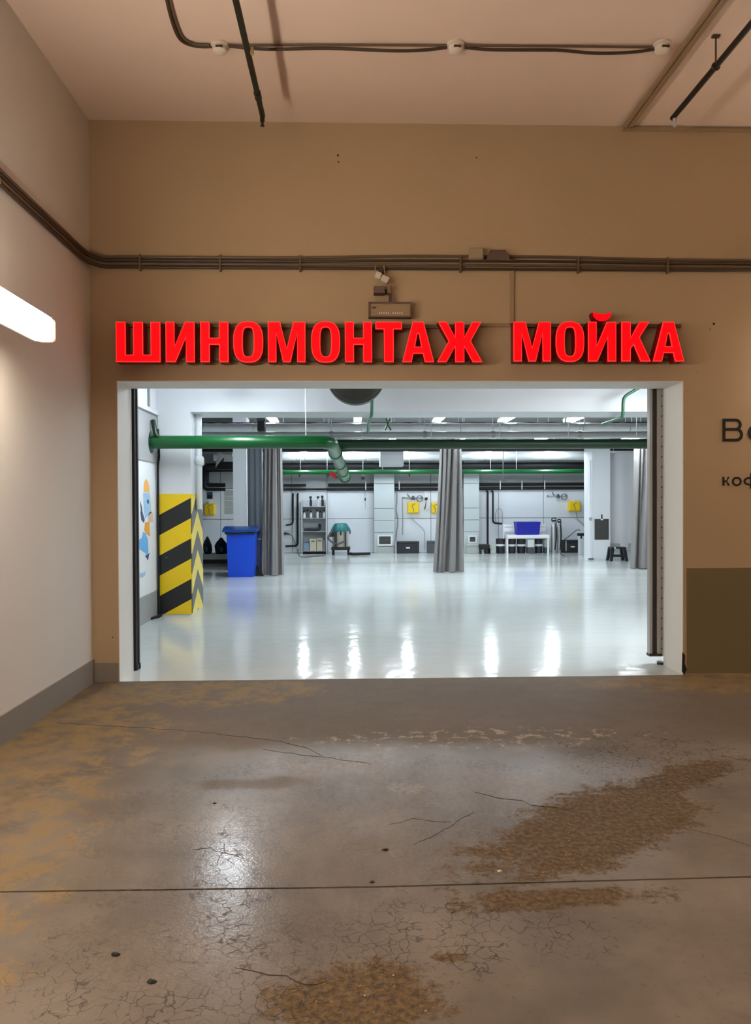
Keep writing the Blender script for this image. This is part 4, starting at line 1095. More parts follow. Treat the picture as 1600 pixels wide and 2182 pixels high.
for xx in (q[0], q[1]): MB().tube([(xx, 16.7, ZR + 0.04), (xx, 16.7, HZ)], 0.01, 6).build('hanger_rod', 'steel', o)
o = thing('curtain', 'added flat grey curtain, out of sight, keeping lamp light off the dim bay', 'curtain', (-2.65, 18.8, 0))  # hidden sheet added to block light and darken the bay
wavy_sheet('cloth', (-2.52, 17.6), (-2.79, 20.0), 0.02, ZR, 0.03, 8, 'curtain_grey', o, n=120, seed=4)
MB().tube([(-2.52, 17.6, ZR + 0.02), (-2.79, 20.0, ZR + 0.02)], 0.02, 8).build('track', 'steel', o)
for xx, yy in ((-2.54, 17.8), (-2.77, 19.8)): MB().tube([(xx, yy, ZR + 0.02), (xx, yy, HZ)], 0.01, 6).build('hanger_rod', 'steel', o)
# pale tarpaulin behind it
x0, x1 = P(1301, 1050, 19.6).x, P(1420, 1050, 19.6).x
o = thing('tarpaulin', 'pale smooth tarpaulin hanging between the white column and grey curtain', 'tarpaulin', ((x0 + x1) / 2, 19.7, P(1320, 1166, 19.6).z))
wavy_sheet('sheet', (x0, 19.75), (x1, 19.65), P(1320, 1166, 19.7).z, ZR - 0.1, 0.03, 1.5, 'curtain_light', o, seed=2)
MB().box(x0, x1, 19.66, 19.70, ZR - 0.1, ZR - 0.05).build('track', 'steel', o)
for xx in (x0 + 0.1, x1 - 0.1): MB().tube([(xx, 19.68, ZR - 0.05), (xx, 19.68, HZ)], 0.01, 6).build('hanger_rod', 'steel', o)
MB().box(x0, x1, 19.70, 19.71, 0.4, P(1320, 1166, 19.7).z).build('hem', 'side_grey', o)

# step stool
ys = 18.8
x0, x1, z0, z1 = rect(1301, 1166, 1336, 1200, ys)
o = thing('step_stool', 'black plastic step stool under the pale tarpaulin', 'stool', ((x0 + x1) / 2, ys + 0.15, 0))
zt = z1
MB().box(x0 + 0.02, x1 - 0.02, ys + 0.0, ys + 0.28, zt - 0.04, zt, 0.01).build('seat', 'black_plastic', o)
for sx in (0, 1):
    for sy in (0, 1):
        xt = x0 + 0.06 if sx == 0 else x1 - 0.06; xb_ = x0 + 0.01 if sx == 0 else x1 - 0.01
        yt = ys + 0.05 + 0.18 * sy; yb_ = ys + 0.0 + 0.28 * sy
        taper(xb_ - 0.03, xb_ + 0.03, yb_ - 0.03, yb_ + 0.03, 0, xt - 0.045, xt + 0.045, yt - 0.04, yt + 0.04, zt - 0.04).build('leg', 'black_plastic', o)
MB().box(x0 + 0.05, x1 - 0.05, ys + 0.0, ys + 0.03, zt * 0.3, zt * 0.48).build('cross_bar', 'black_plastic', o)
MB().box(x0 + 0.09, x0 + 0.13, ys - 0.002, ys + 0.002, zt - 0.03, zt - 0.004).build('sticker', 'paper_white', o)

# dark board on the right column
x0, x1, z0, z1 = rect(1268, 1106, 1298, 1150, 19.45)
o = thing('hanging_board', 'dark grey board clipped on the white column', 'board', ((x0 + x1) / 2, 19.48, z0))
MB().box(x0, x1, 19.48, 19.5, z0, z1, 0.004).build('board', 'board_grey', o)
MB().tube([((x0 + x1) / 2, 19.48, z1), ((x0 + x1) / 2, 19.49, z1 + 0.12)], 0.02, 8).build('hook', 'chest_black', o)
MB().box((x0 + x1) / 2 - 0.03, (x0 + x1) / 2 + 0.03, 19.472, 19.48, z1 - 0.03, z1 + 0.01).build('clip', 'paper_white', o)
# riser on that column
xx = P(1258, 1100, 19.46).x
o = thing('white_riser', 'thin white pipe with foot standing at the white column edge', 'pipe', (xx, 19.46, 0))
MB().tube([(xx, 19.46, 0), (xx, 19.46, 2.6)], 0.022, 8).build('pipe_run', 'lamp_white', o)
MB().box(xx - 0.05, xx + 0.07, 19.42, 19.5, 0, 0.03).build('foot', 'chest_grey', o)
MB().box(xx - 0.03, xx + 0.03, 19.43, 19.49, 1.02, 1.1).build('clip', 'side_grey', o)

# ------------------------------------------------------------------ far wall fittings
YW = HY1           # wall face
def hpipe(px0, px1, py, r, m_, label, yy=YW - 0.08):
    a = P(px0, py, yy); b2 = P(px1, py, yy)
    o = thing('wall_pipe', label, 'pipe', (a.x, yy, a.z))
    MB().tube([a, (b2.x, yy, a.z)], r, 12).build('pipe_run', m_, o, True)
    n = max(2, int((b2.x - a.x) / 1.2))
    for k in range(n):
        x = a.x + (b2.x - a.x) * (k + 0.5) / n
        MB().box(x - 0.02, x + 0.02, yy, YW, a.z - 0.02, a.z + 0.02).build('wall_bracket', 'lamp_white', o)
    return o
hpipe(604, 652, 1034, 0.036, 'black_rubber', 'upper black pipe beside the grey curtain on the back wall')
hpipe(604, 652, 1043, 0.036, 'black_rubber', 'lower black pipe beside the grey curtain on the back wall')
hpipe(652, 700, 1043, 0.022, 'black_rubber', 'thin black pipe joining the two runs above the white shelving')
hpipe(699, 796, 1033.5, 0.045, 'black_rubber', 'upper black pipe above the vacuum cleaner')
hpipe(697, 796, 1043, 0.042, 'black_rubber', 'lower black pipe above the vacuum cleaner')
hpipe(841, 934, 1033.5, 0.045, 'black_rubber', 'upper black pipe above the bright yellow box')
hpipe(841, 934, 1043, 0.042, 'black_rubber', 'lower black pipe above the bright yellow box')
hpipe(1021, 1262, 1032, 0.045, 'black_rubber', 'upper black pipe above the white bench')
hpipe(1021, 1262, 1041, 0.042, 'black_rubber', 'lower black pipe above the white bench')
for px in (779, 850, 1064, 1110, 1158):
    x = P(px, 1037, YW).x
    o = MB().box(x - 0.014, x + 0.014, YW - 0.14, YW - 0.125, 1.9, 2.16).build('pipe_strap', 'lamp_white')
    tag(o, f'white strap over the two black pipes, {("last before the first pier", "first past the first pier", "first past the second pier", "second past the second pier", "third past the second pier")[(779, 850, 1064, 1110, 1158).index(px)]}', 'strap', 'white straps on the black pipes')
def vpipe(pts, r, m_, label, yy=YW - 0.17):
    q = [P(x, y, yy) for x, y in pts]
    q[0] = q[0] - Vector((0, 0, 0.08)) if pts[0][0] > 600 else q[0]
    q = [Vector((q[0].x, YW - 0.001, q[0].z))] + q
    o = MB().tube(bend(q, 0.09, 4), r, 10).build('drop_pipe', m_, None, True)
    tag(o, label, 'pipe'); return o
vpipe([(624, 1047), (624, 1117), (609, 1119)], 0.026, 'black_rubber', 'shorter black drop pipe turning in behind the grey curtain')
vpipe([(634, 1047), (634, 1163), (608, 1164)], 0.03, 'black_rubber', 'longer black drop pipe with low bend beside the white shelving')
vpipe([(1039, 1041), (1039, 1160)], 0.03, 'black_rubber', 'straight black drop pipe between pier and white bench')
vpipe([(1050, 1041), (1050, 1114), (1070, 1116)], 0.028, 'black_rubber', 'bent black drop pipe ending above the white bench')
# left dim bay pipes
yy = 22.0
for i, (py0, py1) in enumerate(((1002, 1034), (997, 1044))):
    pass
vpipe([(497, 1001), (441, 1002), (441, 1033), (480, 1034)], 0.06, 'black_rubber', 'black pipe loop in the dim bay behind the striped column', YW - 0.2)
vpipe([(497, 992), (436, 993), (436, 1043), (480, 1043)], 0.05, 'black_rubber', 'outer black pipe loop in the dim bay behind the striped column', YW - 0.3)
o = thing('dark_fan_coil', 'dark unit with crumpled foil in the dim bay', 'air unit', P(478, 985, 21))
x0, x1, z0, z1 = rect(463, 984, 520, 1000, 21)
MB().box(x0, x1, 20.9, 21.4, z0, z1).build('casing', 'duct_dark', o)
MB().box(x0 + 0.2, x1, 20.88, 21.38, z1, z1 + 0.14, 0.01).build('foil_cover', 'foil', o)
MB().prism([(x0 - 0.03, z0 + 0.05), (x0 + 0.1, z1), (x0 + 0.22, z1 + 0.14), (x0 + 0.04, z1 + 0.26)], [], up(0), 20.87, 21.2).build('foil_flap', 'foil', o)
MB().tube([(x0 + 0.4, 21.1, z1), (x0 + 0.4, 21.1, HZ)], 0.02, 8).build('hanger_rod', 'steel', o)

def yellow_box(pa, pb, pt, pbm, label, mm='yellow'):
    x0, x1, z0, z1 = rect(pa, pt, pb, pbm, YW - 0.15)
    o = thing('yellow_box', label, 'box', ((x0 + x1) / 2, YW, z0), 'yellow boxes on the back wall')
    MB().box(x0, x1, YW - 0.15, YW, z0, z1, 0.03).build('body', mm, o)
    MB().box(x0 + 0.02, x1 - 0.02, YW - 0.175, YW - 0.15, z0 + 0.03, z1 - 0.02, 0.01).build('cover', mm, o)
    MB().tube(smooth_path([((x0 + x1) / 2 + 0.05, YW - 0.18, z1 - 0.05), ((x0 + x1) / 2 - 0.04, YW - 0.18, z1 - 0.1), ((x0 + x1) / 2, YW - 0.18, z0 + 0.15), ((x0 + x1) / 2, YW - 0.18, z0 + 0.04)], 4), 0.008, 6).build('cord', 'chest_grey', o)
    MB().box((x0 + x1) / 2 - 0.03, (x0 + x1) / 2 + 0.03, YW - 0.1, YW, z1, z1 + 0.06).build('bracket', 'paper_white', o)
    return o
yellow_box(868, 893, 1070, 1094, 'bright yellow box on the back wall beside the middle curtain')
yellow_box(1212, 1237, 1068, 1090, 'bright yellow box on the back wall beside the white column')
yellow_box(435, 457, 1073, 1098, 'dim yellow box on the wall behind the striped column')
yellow_box(920, 934, 1071, 1094, 'yellow box mostly hidden by the middle curtain')
# notice above the dim one
x0, x1, z0, z1 = rect(441, 1048, 453, 1063, YW)
o = thing('notice', 'small dark notice on the wall above the dim yellow box', 'notice', ((x0 + x1) / 2, YW, z0))
MB().box(x0, x1, YW - 0.012, YW, z0, z1).build('board', 'chest_grey', o)
MB().box(x0 + 0.02, x1 - 0.02, YW - 0.016, YW - 0.012, z0 + 0.01, z0 + 0.12).build('picture', 'black_plastic', o)
# pale papers in the dim bay
o = thing('notice_sheets', 'pale column of paper sheets in the dim bay beside the white column', 'notice', P(489, 1100, YW))
for k, (a_, b_2) in enumerate(((1044, 1057), (1058, 1066), (1067, 1080), (1081, 1095))):
    x0, x1, z0, z1 = rect(479, a_, 498, b_2, YW)
    MB().box(x0, x1, YW - 0.01, YW, z0, z1).build('sheet', 'grey_light', o)
# spray gun cluster and reel on the back wall
def spray_set(px, py, label):
    c = P(px, py, YW - 0.05)
    o = thing('hose_fitting', label, 'fitting', (c.x, YW, c.z))
    MB().box(c.x - 0.32, c.x + 0.28, YW - 0.05, YW - 0.03, c.z - 0.01, c.z + 0.01).build('rail', 'side_grey', o)
    for xx in (-0.3, 0.26): MB().box(c.x + xx - 0.015, c.x + xx + 0.015, YW - 0.05, YW, c.z - 0.03, c.z + 0.03).build('wall_bracket', 'side_grey', o)
    MB().lathe((c.x, YW - 0.1, c.z - 0.06), [(0.05, 0), (0.06, 0.05), (0.03, 0.12)], 'Z', 10).build('valve', 'chest_grey', o, True)
    MB().tube([(c.x + 0.2 + 0.09 * math.cos(t * math.pi / 8), YW - 0.07, c.z - 0.02 + 0.09 * math.sin(t * math.pi / 8)) for t in range(17)], 0.012, 6).build('hose_coil', 'chest_grey', o)
    MB().tube([(c.x - 0.1, YW - 0.05, c.z), (c.x - 0.18, YW - 0.1, c.z + 0.12)], 0.012, 6).build('lever', 'chest_black', o)
    return o
spray_set(880, 1061, 'grey valve and coiled hose on the wall above the bright yellow box')
spray_set(1188, 1057, 'grey valve and coiled hose on the wall left of the yellow box by the column')
c = P(908, 1063, YW - 0.05)
o = thing('pull_switch', 'round black pull switch hanging from white strap on the back wall', 'switch', (c.x, YW, c.z))
MB().lathe((c.x, YW - 0.04, c.z), [(0.05, 0), (0.04, -0.03)], 'Y', 14).build('knob', 'black_plastic', o, True)
MB().box(c.x - 0.05, c.x + 0.05, YW - 0.04, YW, c.z - 0.02, c.z + 0.28).build('strap', 'paper_white', o)
MB().tube([(c.x, YW - 0.05, c.z - 0.04), (c.x - 0.02, YW - 0.05, c.z - 0.2), (c.x - 0.05, YW - 0.05, c.z - 0.32)], [0.006, 0.012, 0.018], 8).build('cord_end', 'black_plastic', o)
c = P(778, 1064, YW - 0.04)
o = thing('pull_switch', 'thin pull cord with dark toggle beside the first pier', 'cord', (c.x, YW, c.z - 0.3))
MB().tube([(c.x, YW - 0.06, c.z + 0.3), (c.x, YW - 0.06, c.z - 0.3)], 0.006, 6).build('line', 'side_grey', o)
MB().tube([(c.x, YW - 0.06, c.z + 0.04), (c.x, YW - 0.06, c.z - 0.04)], 0.02, 8).build('toggle', 'black_plastic', o)
MB().box(c.x - 0.02, c.x + 0.02, YW - 0.07, YW, c.z + 0.28, c.z + 0.31).build('hook', 'side_grey', o)
# hoses on the first pier's right side
def hose(pts, r, m_, label, yy, name='hose'):
    o = MB().tube(smooth_path([P(x, y, yy) for x, y in pts], 5), r, 8).build(name, m_, None, True)
    tag(o, label, 'hose'); return o
hose([(846, 1048), (846, 1070), (844, 1085), (848, 1110), (845, 1135), (843, 1170)], 0.014, 'side_grey', 'grey hose hanging along the first pier edge', YW - 0.06)
hose([(857, 1060), (858, 1100), (857, 1140)], 0.014, 'side_grey', 'thin grey straight hose left of the bright yellow box', YW - 0.05)
hose([(857, 1059), (866, 1060), (875, 1060)], 0.012, 'side_grey', 'short grey hose running to the wall valve', YW - 0.15)
hose([(875, 1103), (888, 1115), (903, 1130), (905, 1150), (904, 1172)], 0.012, 'grey_light', 'pale hose curving down from the bright yellow box', YW - 0.05)
hose([(635, 1170), (636, 1180), (645, 1187), (690, 1184)], 0.014, 'chest_grey', 'thin grey cable lying before the white shelving', 20.6)
hose([(1056, 1114), (1055, 1098), (1061, 1084), (1069, 1090), (1070, 1115)], 0.012, 'side_grey', 'loop of grey hose over the bent black drop pipe', YW - 0.13)
hose([(1062, 1045), (1062, 1084)], 0.01, 'side_grey', 'short grey hose above the hose loop', YW - 0.1)
hose([(1062, 1084), (1062, 1140), (1064, 1148)], 0.01, 'side_grey', 'straight grey hose hanging below the hose loop', YW - 0.07)
hose([(1227, 1090), (1230, 1105), (1240, 1115), (1247, 1122)], 0.012, 'side_grey', 'grey hose hanging under the yellow box by the column', YW - 0.06)
hose([(1201, 1150.5), (1212, 1143), (1228, 1130), (1236, 1130)], 0.012, 'chest_grey', 'dark hose arching from the black chest by the column', 22.1)
hose([(1193, 1178), (1200, 1184), (1220, 1187), (1248, 1190)], 0.014, 'chest_grey', 'dark cable on the floor before the black chest', 20.6)
# hook hanging from the green pipe
o = MB().tube(smooth_path([(P(1072, 1000, 21.2).x, 21.2, HZ), P(1072, 990, 21.2), P(1072, 1012, 21.2), P(1073, 1020, 21.2), P(1077, 1024, 21.2), P(1082, 1021, 21.2)], 5), 0.014, 8).build('hanging_hook', 'chest_grey', None, True)
tag(o, 'thin dark hook hanging before the green pipe above the bench', 'hook')
c = P(773, 1020, 21.9)
o = thing('ceiling_sensor', 'small black sensor hung below the thin green pipe', 'sensor', (c.x, 21.9, c.z))
MB().lathe((c.x, 21.7, c.z - 0.04), [(0.02, 0), (0.05, 0.03), (0.05, 0.07), (0.02, 0.09)], 'Z', 12).build('body', 'black_plastic', o, True)
MB().tube([(c.x, 21.7, c.z + 0.05), (c.x, 21.7, HZ)], 0.008, 6).build('hanger_rod', 'steel', o)

# white framed vent at the foot of the first pier
def pier_vent(pa, pb, pt, pbm, label):
    x0, x1, z0, z1 = rect(pa, pt, pb, pbm, 22.46)
    o = thing('wall_vent', label, 'vent', ((x0 + x1) / 2, 22.48, z0))
    MB().prism([(x0, z0), (x1, z0), (x1, z1), (x0, z1)], [[(x0 + .05, z0 + .05), (x1 - .05, z0 + .05), (x1 - .05, z1 - .04), (x0 + .05, z1 - .04)]], up(0), 22.42, 22.5).build('frame', 'paper_white', o)
    MB().box(x0 + .05, x1 - .05, 22.48, 22.5, z0 + .05, z1 - .04).build('backing', 'vent_dark', o)
    n = 6
    for k in range(n):
        zz = z0 + .05 + (z1 - z0 - .09) * (k + .5) / n
        MB().box(x0 + .05, x1 - .05, 22.45, 22.48, zz - 0.008, zz + 0.008).build('slat', 'vent_dark', o)
pier_vent(804, 836, 1140, 1163, 'white framed wall vent low on the first pier')
pier_vent(997, 1016, 1141, 1158, 'white framed wall vent low on the pier behind the middle curtain')
x0, x1, z0, z1 = rect(803, 1162, 839, 1177, 22.4)
o = MB().box(x0, x1, 22.43, 22.499, 0, z1 - 0.05).build('plinth', 'grey_light'); tag(o, 'greenish grey plinth under the first pier vent', 'plinth')

# black chests
def chest(pa, pb, pt, pbm, Y, m_, label, handle=True, d=0.3):
    x0, x1, z0, z1 = rect(pa, pt, pb, pbm, Y)
    o = thing('tool_chest', label, 'chest', ((x0 + x1) / 2, Y, 0))
    MB().box(x0, x1, Y, Y + d, 0, z1 - 0.06, 0.008).build('body', m_, o)
    MB().box(x0 - 0.005, x1 + 0.005, Y - 0.005, Y + d, z1 - 0.055, z1, 0.008).build('lid', m_, o)
    if handle:
        xm = (x0 + x1) / 2; MB().box(xm - 0.06, xm + 0.06, Y - 0.02, Y, z1 * 0.42, z1 * 0.42 + 0.04, 0.008).build('latch', 'paper_white', o)
    return o, (x0, x1, z1)
o, q = chest(845, 893, 1154, 1176, 22.2, 'chest_black', 'wide black tool chest on the floor past the first pier')
MB().box(q[0] - 0.03, q[0] - 0.008, 22.19, 22.3, 0, q[2] + 0.02).build('side_strip', 'paper_white', o)
chest(911, 932, 1153, 1176, 22.2, 'chest_grey', 'grey chest half hidden by the middle curtain', False)
o, q = chest(1198, 1242, 1151, 1175, 22.1, 'chest_black', 'black tool chest on the floor beside the white column')
MB().box(q[0] + 0.09, q[0] + 0.12, 22.07, 22.1, 0.05, q[2] - 0.02).build('strap', 'grey_light', o)
chest(995, 1019, 1160, 1176, 22.0, 'grey_light', 'low pale green box at the foot of the pier behind the curtain', False)
# vacuum hose on the floor and pale skirting strip
o = MB().tube(smooth_path([(P(747, 1178, 22).x, 21.9, 0.03), (P(752, 1180, 22).x, 21.6, 0.03), (P(770, 1179, 22).x, 21.7, 0.03), (P(788, 1179, 22).x, 21.8, 0.03)], 5), 0.04, 10).build('vacuum_hose', 'black_rubber', None, True)
tag(o, 'thick black hose lying on the floor beside the vacuum cleaner', 'hose')

# ------------------------------------------------------------------ vacuum cleaner
yv = 21.9; sc_ = yv / 1600.0
cx = P(726, 1150, yv).x
o = thing('vacuum_cleaner', 'big workshop vacuum cleaner with teal head and pale drum', 'vacuum', (cx, yv, 0))
xw = lambda px: P(px, 1150, yv).x
zv = lambda py: max(0.0, P(725, py, yv).z)
MB().box(xw(706), xw(746), yv - 0.26, yv + 0.3, zv(1171), zv(1165), 0.02).build('base_frame', 'black_plastic', o)
for sx in (710, 742):
    for sy in (-0.2, 0.22): MB().lathe((xw(sx) - 0.03, yv + sy, 0.065), [(0.065, 0), (0.065, 0.06)], 'X', 12).build('wheel', 'black_rubber', o, True)
MB().lathe((xw(725), yv, zv(1165)), [(0.22, 0), (0.235, 0.05), (0.235, zv(1132) - zv(1165) - 0.03), (0.245, zv(1132) - zv(1165))], 'Z', 24).build('drum', 'vac_drum', o, True)
MB().lathe((xw(726), yv, zv(1132)), [(0.25, 0), (0.29, 0.012), (0.275, 0.07), (0.19, zv(1116) - zv(1132) - 0.01), (0.16, zv(1115) - zv(1132))], 'Z', 20).build('motor_head', 'vac_teal', o, True)
MB().tube(smooth_path([(xw(712), yv - 0.2, zv(1124)), (xw(701), yv - 0.28, zv(1142)), (xw(703), yv - 0.3, zv(1150)), (xw(718), yv - 0.32, zv(1158)), (xw(733), yv - 0.3, zv(1153))], 5), 0.028, 8).build('suction_hose', 'chest_grey', o, True)
MB().box(xw(713), xw(718), yv - 0.27, yv - 0.2, zv(1164), zv(1133)).build('side_post', 'chest_black', o)
MB().box(xw(735), xw(738), yv - 0.27, yv - 0.2, zv(1164), zv(1133)).build('side_post', 'chest_black', o)
MB().box(xw(725), xw(728), yv - 0.26, yv - 0.2, zv(1140), zv(1132)).build('latch', 'black_plastic', o)
MB().box(xw(702), xw(712), yv - 0.24, yv - 0.1, zv(1143), zv(1134), 0.02).build('tool_holder', 'black_plastic', o)
MB().tube(smooth_path([(xw(741), yv, zv(1126)), (xw(746), yv, zv(1132)), (xw(745), yv, zv(1138))], 4), 0.02, 8).build('push_handle', 'vac_teal', o, True)

# ------------------------------------------------------------------ white shelving with bottles and boxes
yS = 22.3
sx0, sx1 = P(642, 1100, yS).x, P(696, 1100, yS).x
zS = lambda py: P(670, py, yS).z
o = thing('shelving_unit', 'pale open shelving unit against the back wall beside the vacuum', 'shelves', ((sx0 + sx1) / 2, yS, 0))
for x in (sx0, sx1 - 0.03): MB().box(x, x + 0.03, yS, YW - 0.02, 0, zS(1066)).build('side_panel', 'shelf_white', o)
shelf_z = []
for py in (1079, 1104, 1132, 1174):
    z_ = max(0.06, zS(py)); shelf_z.append(z_)
    MB().box(sx0 + 0.03, sx1 - 0.03, yS, YW - 0.03, z_ - 0.03, z_).build('shelf', 'shelf_white', o)
    MB().box(sx0 + 0.03, sx1 - 0.03, yS - 0.012, yS, z_ - 0.04, z_ - 0.012).build('shelf_lip', 'chest_grey' if py != 1174 else 'chest_black', o)  # black on the lowest lip paints the shadow at the unit's base
MB().box(sx0 + 0.03, sx1 - 0.03, YW - 0.03, YW - 0.02, 0.06, zS(1066)).build('back_panel', 'shelf_white', o)
def spray_bottle(px, z_, h, kind, label):
    x = P(px, 1090, yS).x; yy = yS + 0.1
    b_o = thing('spray_bottle', label, 'bottle', (x, yy, z_), 'bottles on the white shelving')
    r = 0.04
    MB().lathe((x, yy, z_), [(r, 0), (r, h * 0.55), (r * 0.4, h * 0.7), (r * 0.35, h * 0.78)], 'Z', 12).build('bottle_body', kind, b_o, True)
    MB().box(x - 0.045, x + 0.03, yy - 0.015, yy + 0.015, z_ + h * 0.78, z_ + h, 0.006).build('spray_head', 'black_plastic', b_o)
    MB().box(x - 0.03, x - 0.015, yy - 0.01, yy + 0.01, z_ + h * 0.62, z_ + h * 0.78).build('trigger', 'black_plastic', b_o)
top = shelf_z[0] + 0.001
for px, h, k, lb in ((662, 0.30, 'chest_black', 'dark spray bottle alone on the top shelf'), (678, 0.30, 'clear_bottle', 'pale slim spray bottle on the top shelf'), (687, 0.32, 'chest_black', 'dark spray bottle at the top shelf end')):
    spray_bottle(px, top, h, k, lb)
mid = shelf_z[1] + 0.001
for i, px in enumerate((648, 655, 662, 676, 683, 690)):
    spray_bottle(px, mid, 0.22 + 0.03 * (i % 2), ('clear_bottle', 'chest_grey', 'clear_bottle')[i % 3], f'small spray bottle on the second shelf, {("first", "second", "third", "fourth", "fifth", "sixth")[i]} from the drop pipe')
# dark hooked rack lying on third shelf
z_ = shelf_z[2]
o = MB().tube(bend([(P(644, 1120, yS).x + 0.05, yS + 0.1, z_ + 0.05), (P(676, 1120, yS).x, yS + 0.1, z_ + 0.05), (P(681, 1120, yS).x, yS + 0.1, z_ + 0.07), (P(681, 1120, yS).x, yS + 0.1, z_ + 0.22)], 0.05, 4), 0.045, 10).build('brush_arm', 'black_plastic', None, True)
tag(o, 'black bent nozzle lying on the third shelf', 'nozzle')
z_ = shelf_z[3] + 0.001
def shelf_box(pa, pb, pt, m_, label, extra=None):
    x0, x1 = P(pa, 1160, yS).x, P(pb, 1160, yS).x
    b_o = thing('storage_box', label, 'box', ((x0 + x1) / 2, yS + 0.15, z_), 'boxes on the lowest shelf')
    h = zS(pt) - z_
    MB().box(x0, x1, yS + 0.02, yS + 0.32, z_, z_ + h - 0.03, 0.006).build('body', m_, b_o)
    MB().box(x0 - 0.004, x1 + 0.004, yS + 0.015, yS + 0.325, z_ + h - 0.03, z_ + h, 0.006).build('lid', m_, b_o)
    if extra: MB().box((x0 + x1) / 2 - 0.05, (x0 + x1) / 2 + 0.05, yS + 0.008, yS + 0.02, z_ + h - 0.09, z_ + h - 0.06).build('handle_slot', 'chest_grey', b_o)
shelf_box(646, 658, 1157, 'crate_greyblue', 'blue grey storage box on the lowest shelf')
shelf_box(659.5, 674, 1148, 'carton', 'beige carton on the lowest shelf beside the blue grey box', True)
shelf_box(675, 687, 1147, 'carton', 'beige carton on the lowest shelf, second from the vacuum', True)
shelf_box(688, 693.5, 1152, 'purple_grey', 'narrow purplish box on the lowest shelf nearest the vacuum')

# black wall gun near curtain
c = P(609, 1137, YW - 0.1)
o = thing('wall_tap', 'black tap with hose connector at the grey curtain edge', 'tap', (c.x, YW, c.z))
MB().box(c.x - 0.06, c.x + 0.03, YW - 0.1, YW, c.z - 0.03, c.z + 0.03, 0.01).build('body', 'black_plastic', o)
MB().tube([(c.x + 0.02, YW - 0.07, c.z), (c.x + 0.1, YW - 0.07, c.z - 0.02)], 0.02, 8).build('nozzle', 'black_plastic', o)
MB().tube(smooth_path([(c.x + 0.1, YW - 0.07, c.z - 0.02), (c.x + 0.2, YW - 0.07, c.z - 0.1), (c.x + 0.3, YW - 0.07, c.z - 0.35)], 4), 0.01, 6).build('hose', 'chest_grey', o)

# ------------------------------------------------------------------ white bench, crate and buckets
yB = 21.8
zB = lambda py: P(1125, py, yB).z
xB = lambda px: P(px, 1140, yB).x
o = thing('bench', 'white slatted bench against the back wall carrying a blue crate', 'bench', (xB(1125), yB, 0))
MB().box(xB(1080), xB(1171), yB - 0.02, yB + 0.45, zB(1147), zB(1140), 0.01).build('seat', 'bench_white', o)
for a_, b_2 in ((1134, 1126), (1123, 1119)):
    MB().box(xB(1079), xB(1171), yB + 0.47, yB + 0.50, zB(a_), zB(b_2), 0.005).build('back_slat', 'bench_white', o)
for px in (1081, 1168):
    MB().box(xB(px) - 0.025, xB(px) + 0.025, yB + 0.50, yB + 0.54, 0, zB(1118)).build('back_post', 'bench_white', o)
    for yy in (yB + 0.0, yB + 0.42):
        MB().box(xB(px) - 0.025, xB(px) + 0.025, yy, yy + 0.04, 0, zB(1147)).build('leg', 'bench_white', o)
x0, x1 = xB(1103), xB(1150); X0, X1 = xB(1101.5), xB(1152)
zb_, zt_ = zB(1140) + 0.001, zB(1112)
o = thing('plastic_crate', 'deep blue plastic crate standing on the white bench', 'crate', ((x0 + x1) / 2, yB + 0.2, zb_))
taper(x0, x1, yB + 0.05, yB + 0.40, zb_, X0, X1, yB + 0.02, yB + 0.43, zt_ - 0.03).build('body', 'crate_blue', o)
MB().box(X0 - 0.01, X1 + 0.01, yB + 0.01, yB + 0.44, zt_ - 0.03, zt_, 0.006).build('rim', 'crate_blue', o)
def bucket(pa, pb, pt, Y, m_, label, bandm='paper_white'):
    x0, x1 = P(pa, 1160, Y).x, P(pb, 1160, Y).x; h = P(1100, pt, Y).z; r = (x1 - x0) / 2
    o = thing('bucket', label, 'bucket', ((x0 + x1) / 2, Y, 0), 'buckets under the white bench')
    MB().lathe(((x0 + x1) / 2, Y + r, 0), [(r * 0.88, 0), (r, h - 0.03), (r, h), (r * 0.93, h), (r * 0.9, h - 0.06)], 'Z', 18).build('body', m_, o, True)
    MB().lathe(((x0 + x1) / 2, Y + r, h * 0.5), [(r * 0.955, 0), (r * 0.97, 0.06)], 'Z', 18).build('label_band', bandm, o, True)
    MB().tube([((x0 + x1) / 2 + r * math.cos(t * math.pi / 8), Y + r - 0.02, h - 0.03 - 0.6 * r * math.sin(t * math.pi / 8)) for t in range(9)], 0.006, 6).build('handle', 'steel', o)
bucket(1058, 1078, 1148, 21.9, 'chest_black', 'black bucket beside the white bench, nearest the drop pipe')
bucket(1083, 1101, 1149, 21.9, 'chest_black', 'black bucket under the white bench, next to its leg')
bucket(1103, 1122, 1149, 21.9, 'chest_black', 'black bucket under the white bench below the blue crate')
bucket(1141, 1158, 1149, 21.9, 'chest_black', 'black bucket under the white bench beside the chrome sprayer')
def small_box(pa, pb, pt, Y, m_, label, m2):
    x0, x1 = P(pa, 1165, Y).x, P(pb, 1165, Y).x; h = P(1130, pt, Y).z
    o = thing('storage_box', label, 'box', ((x0 + x1) / 2, Y, 0))
    MB().box(x0, x1, Y, Y + 0.2, 0, h * 0.45, 0.01).build('body', m_, o)
    MB().box(x0 + 0.005, x1 - 0.005, Y + 0.005, Y + 0.195, h * 0.45, h, 0.01).build('lid', m2, o)
small_box(1124, 1139, 1150, 21.85, 'chest_grey', 'grey box with white lid between the buckets under the bench', 'paper_white')
small_box(1160, 1171, 1151, 21.9, 'bag_teal', 'small teal box with pale lid at the bench end', 'grey_light')
small_box(1047, 1056, 1160, 21.6, 'grey_light', 'small pale box beside the black bucket by the drop pipe', 'grey_light')
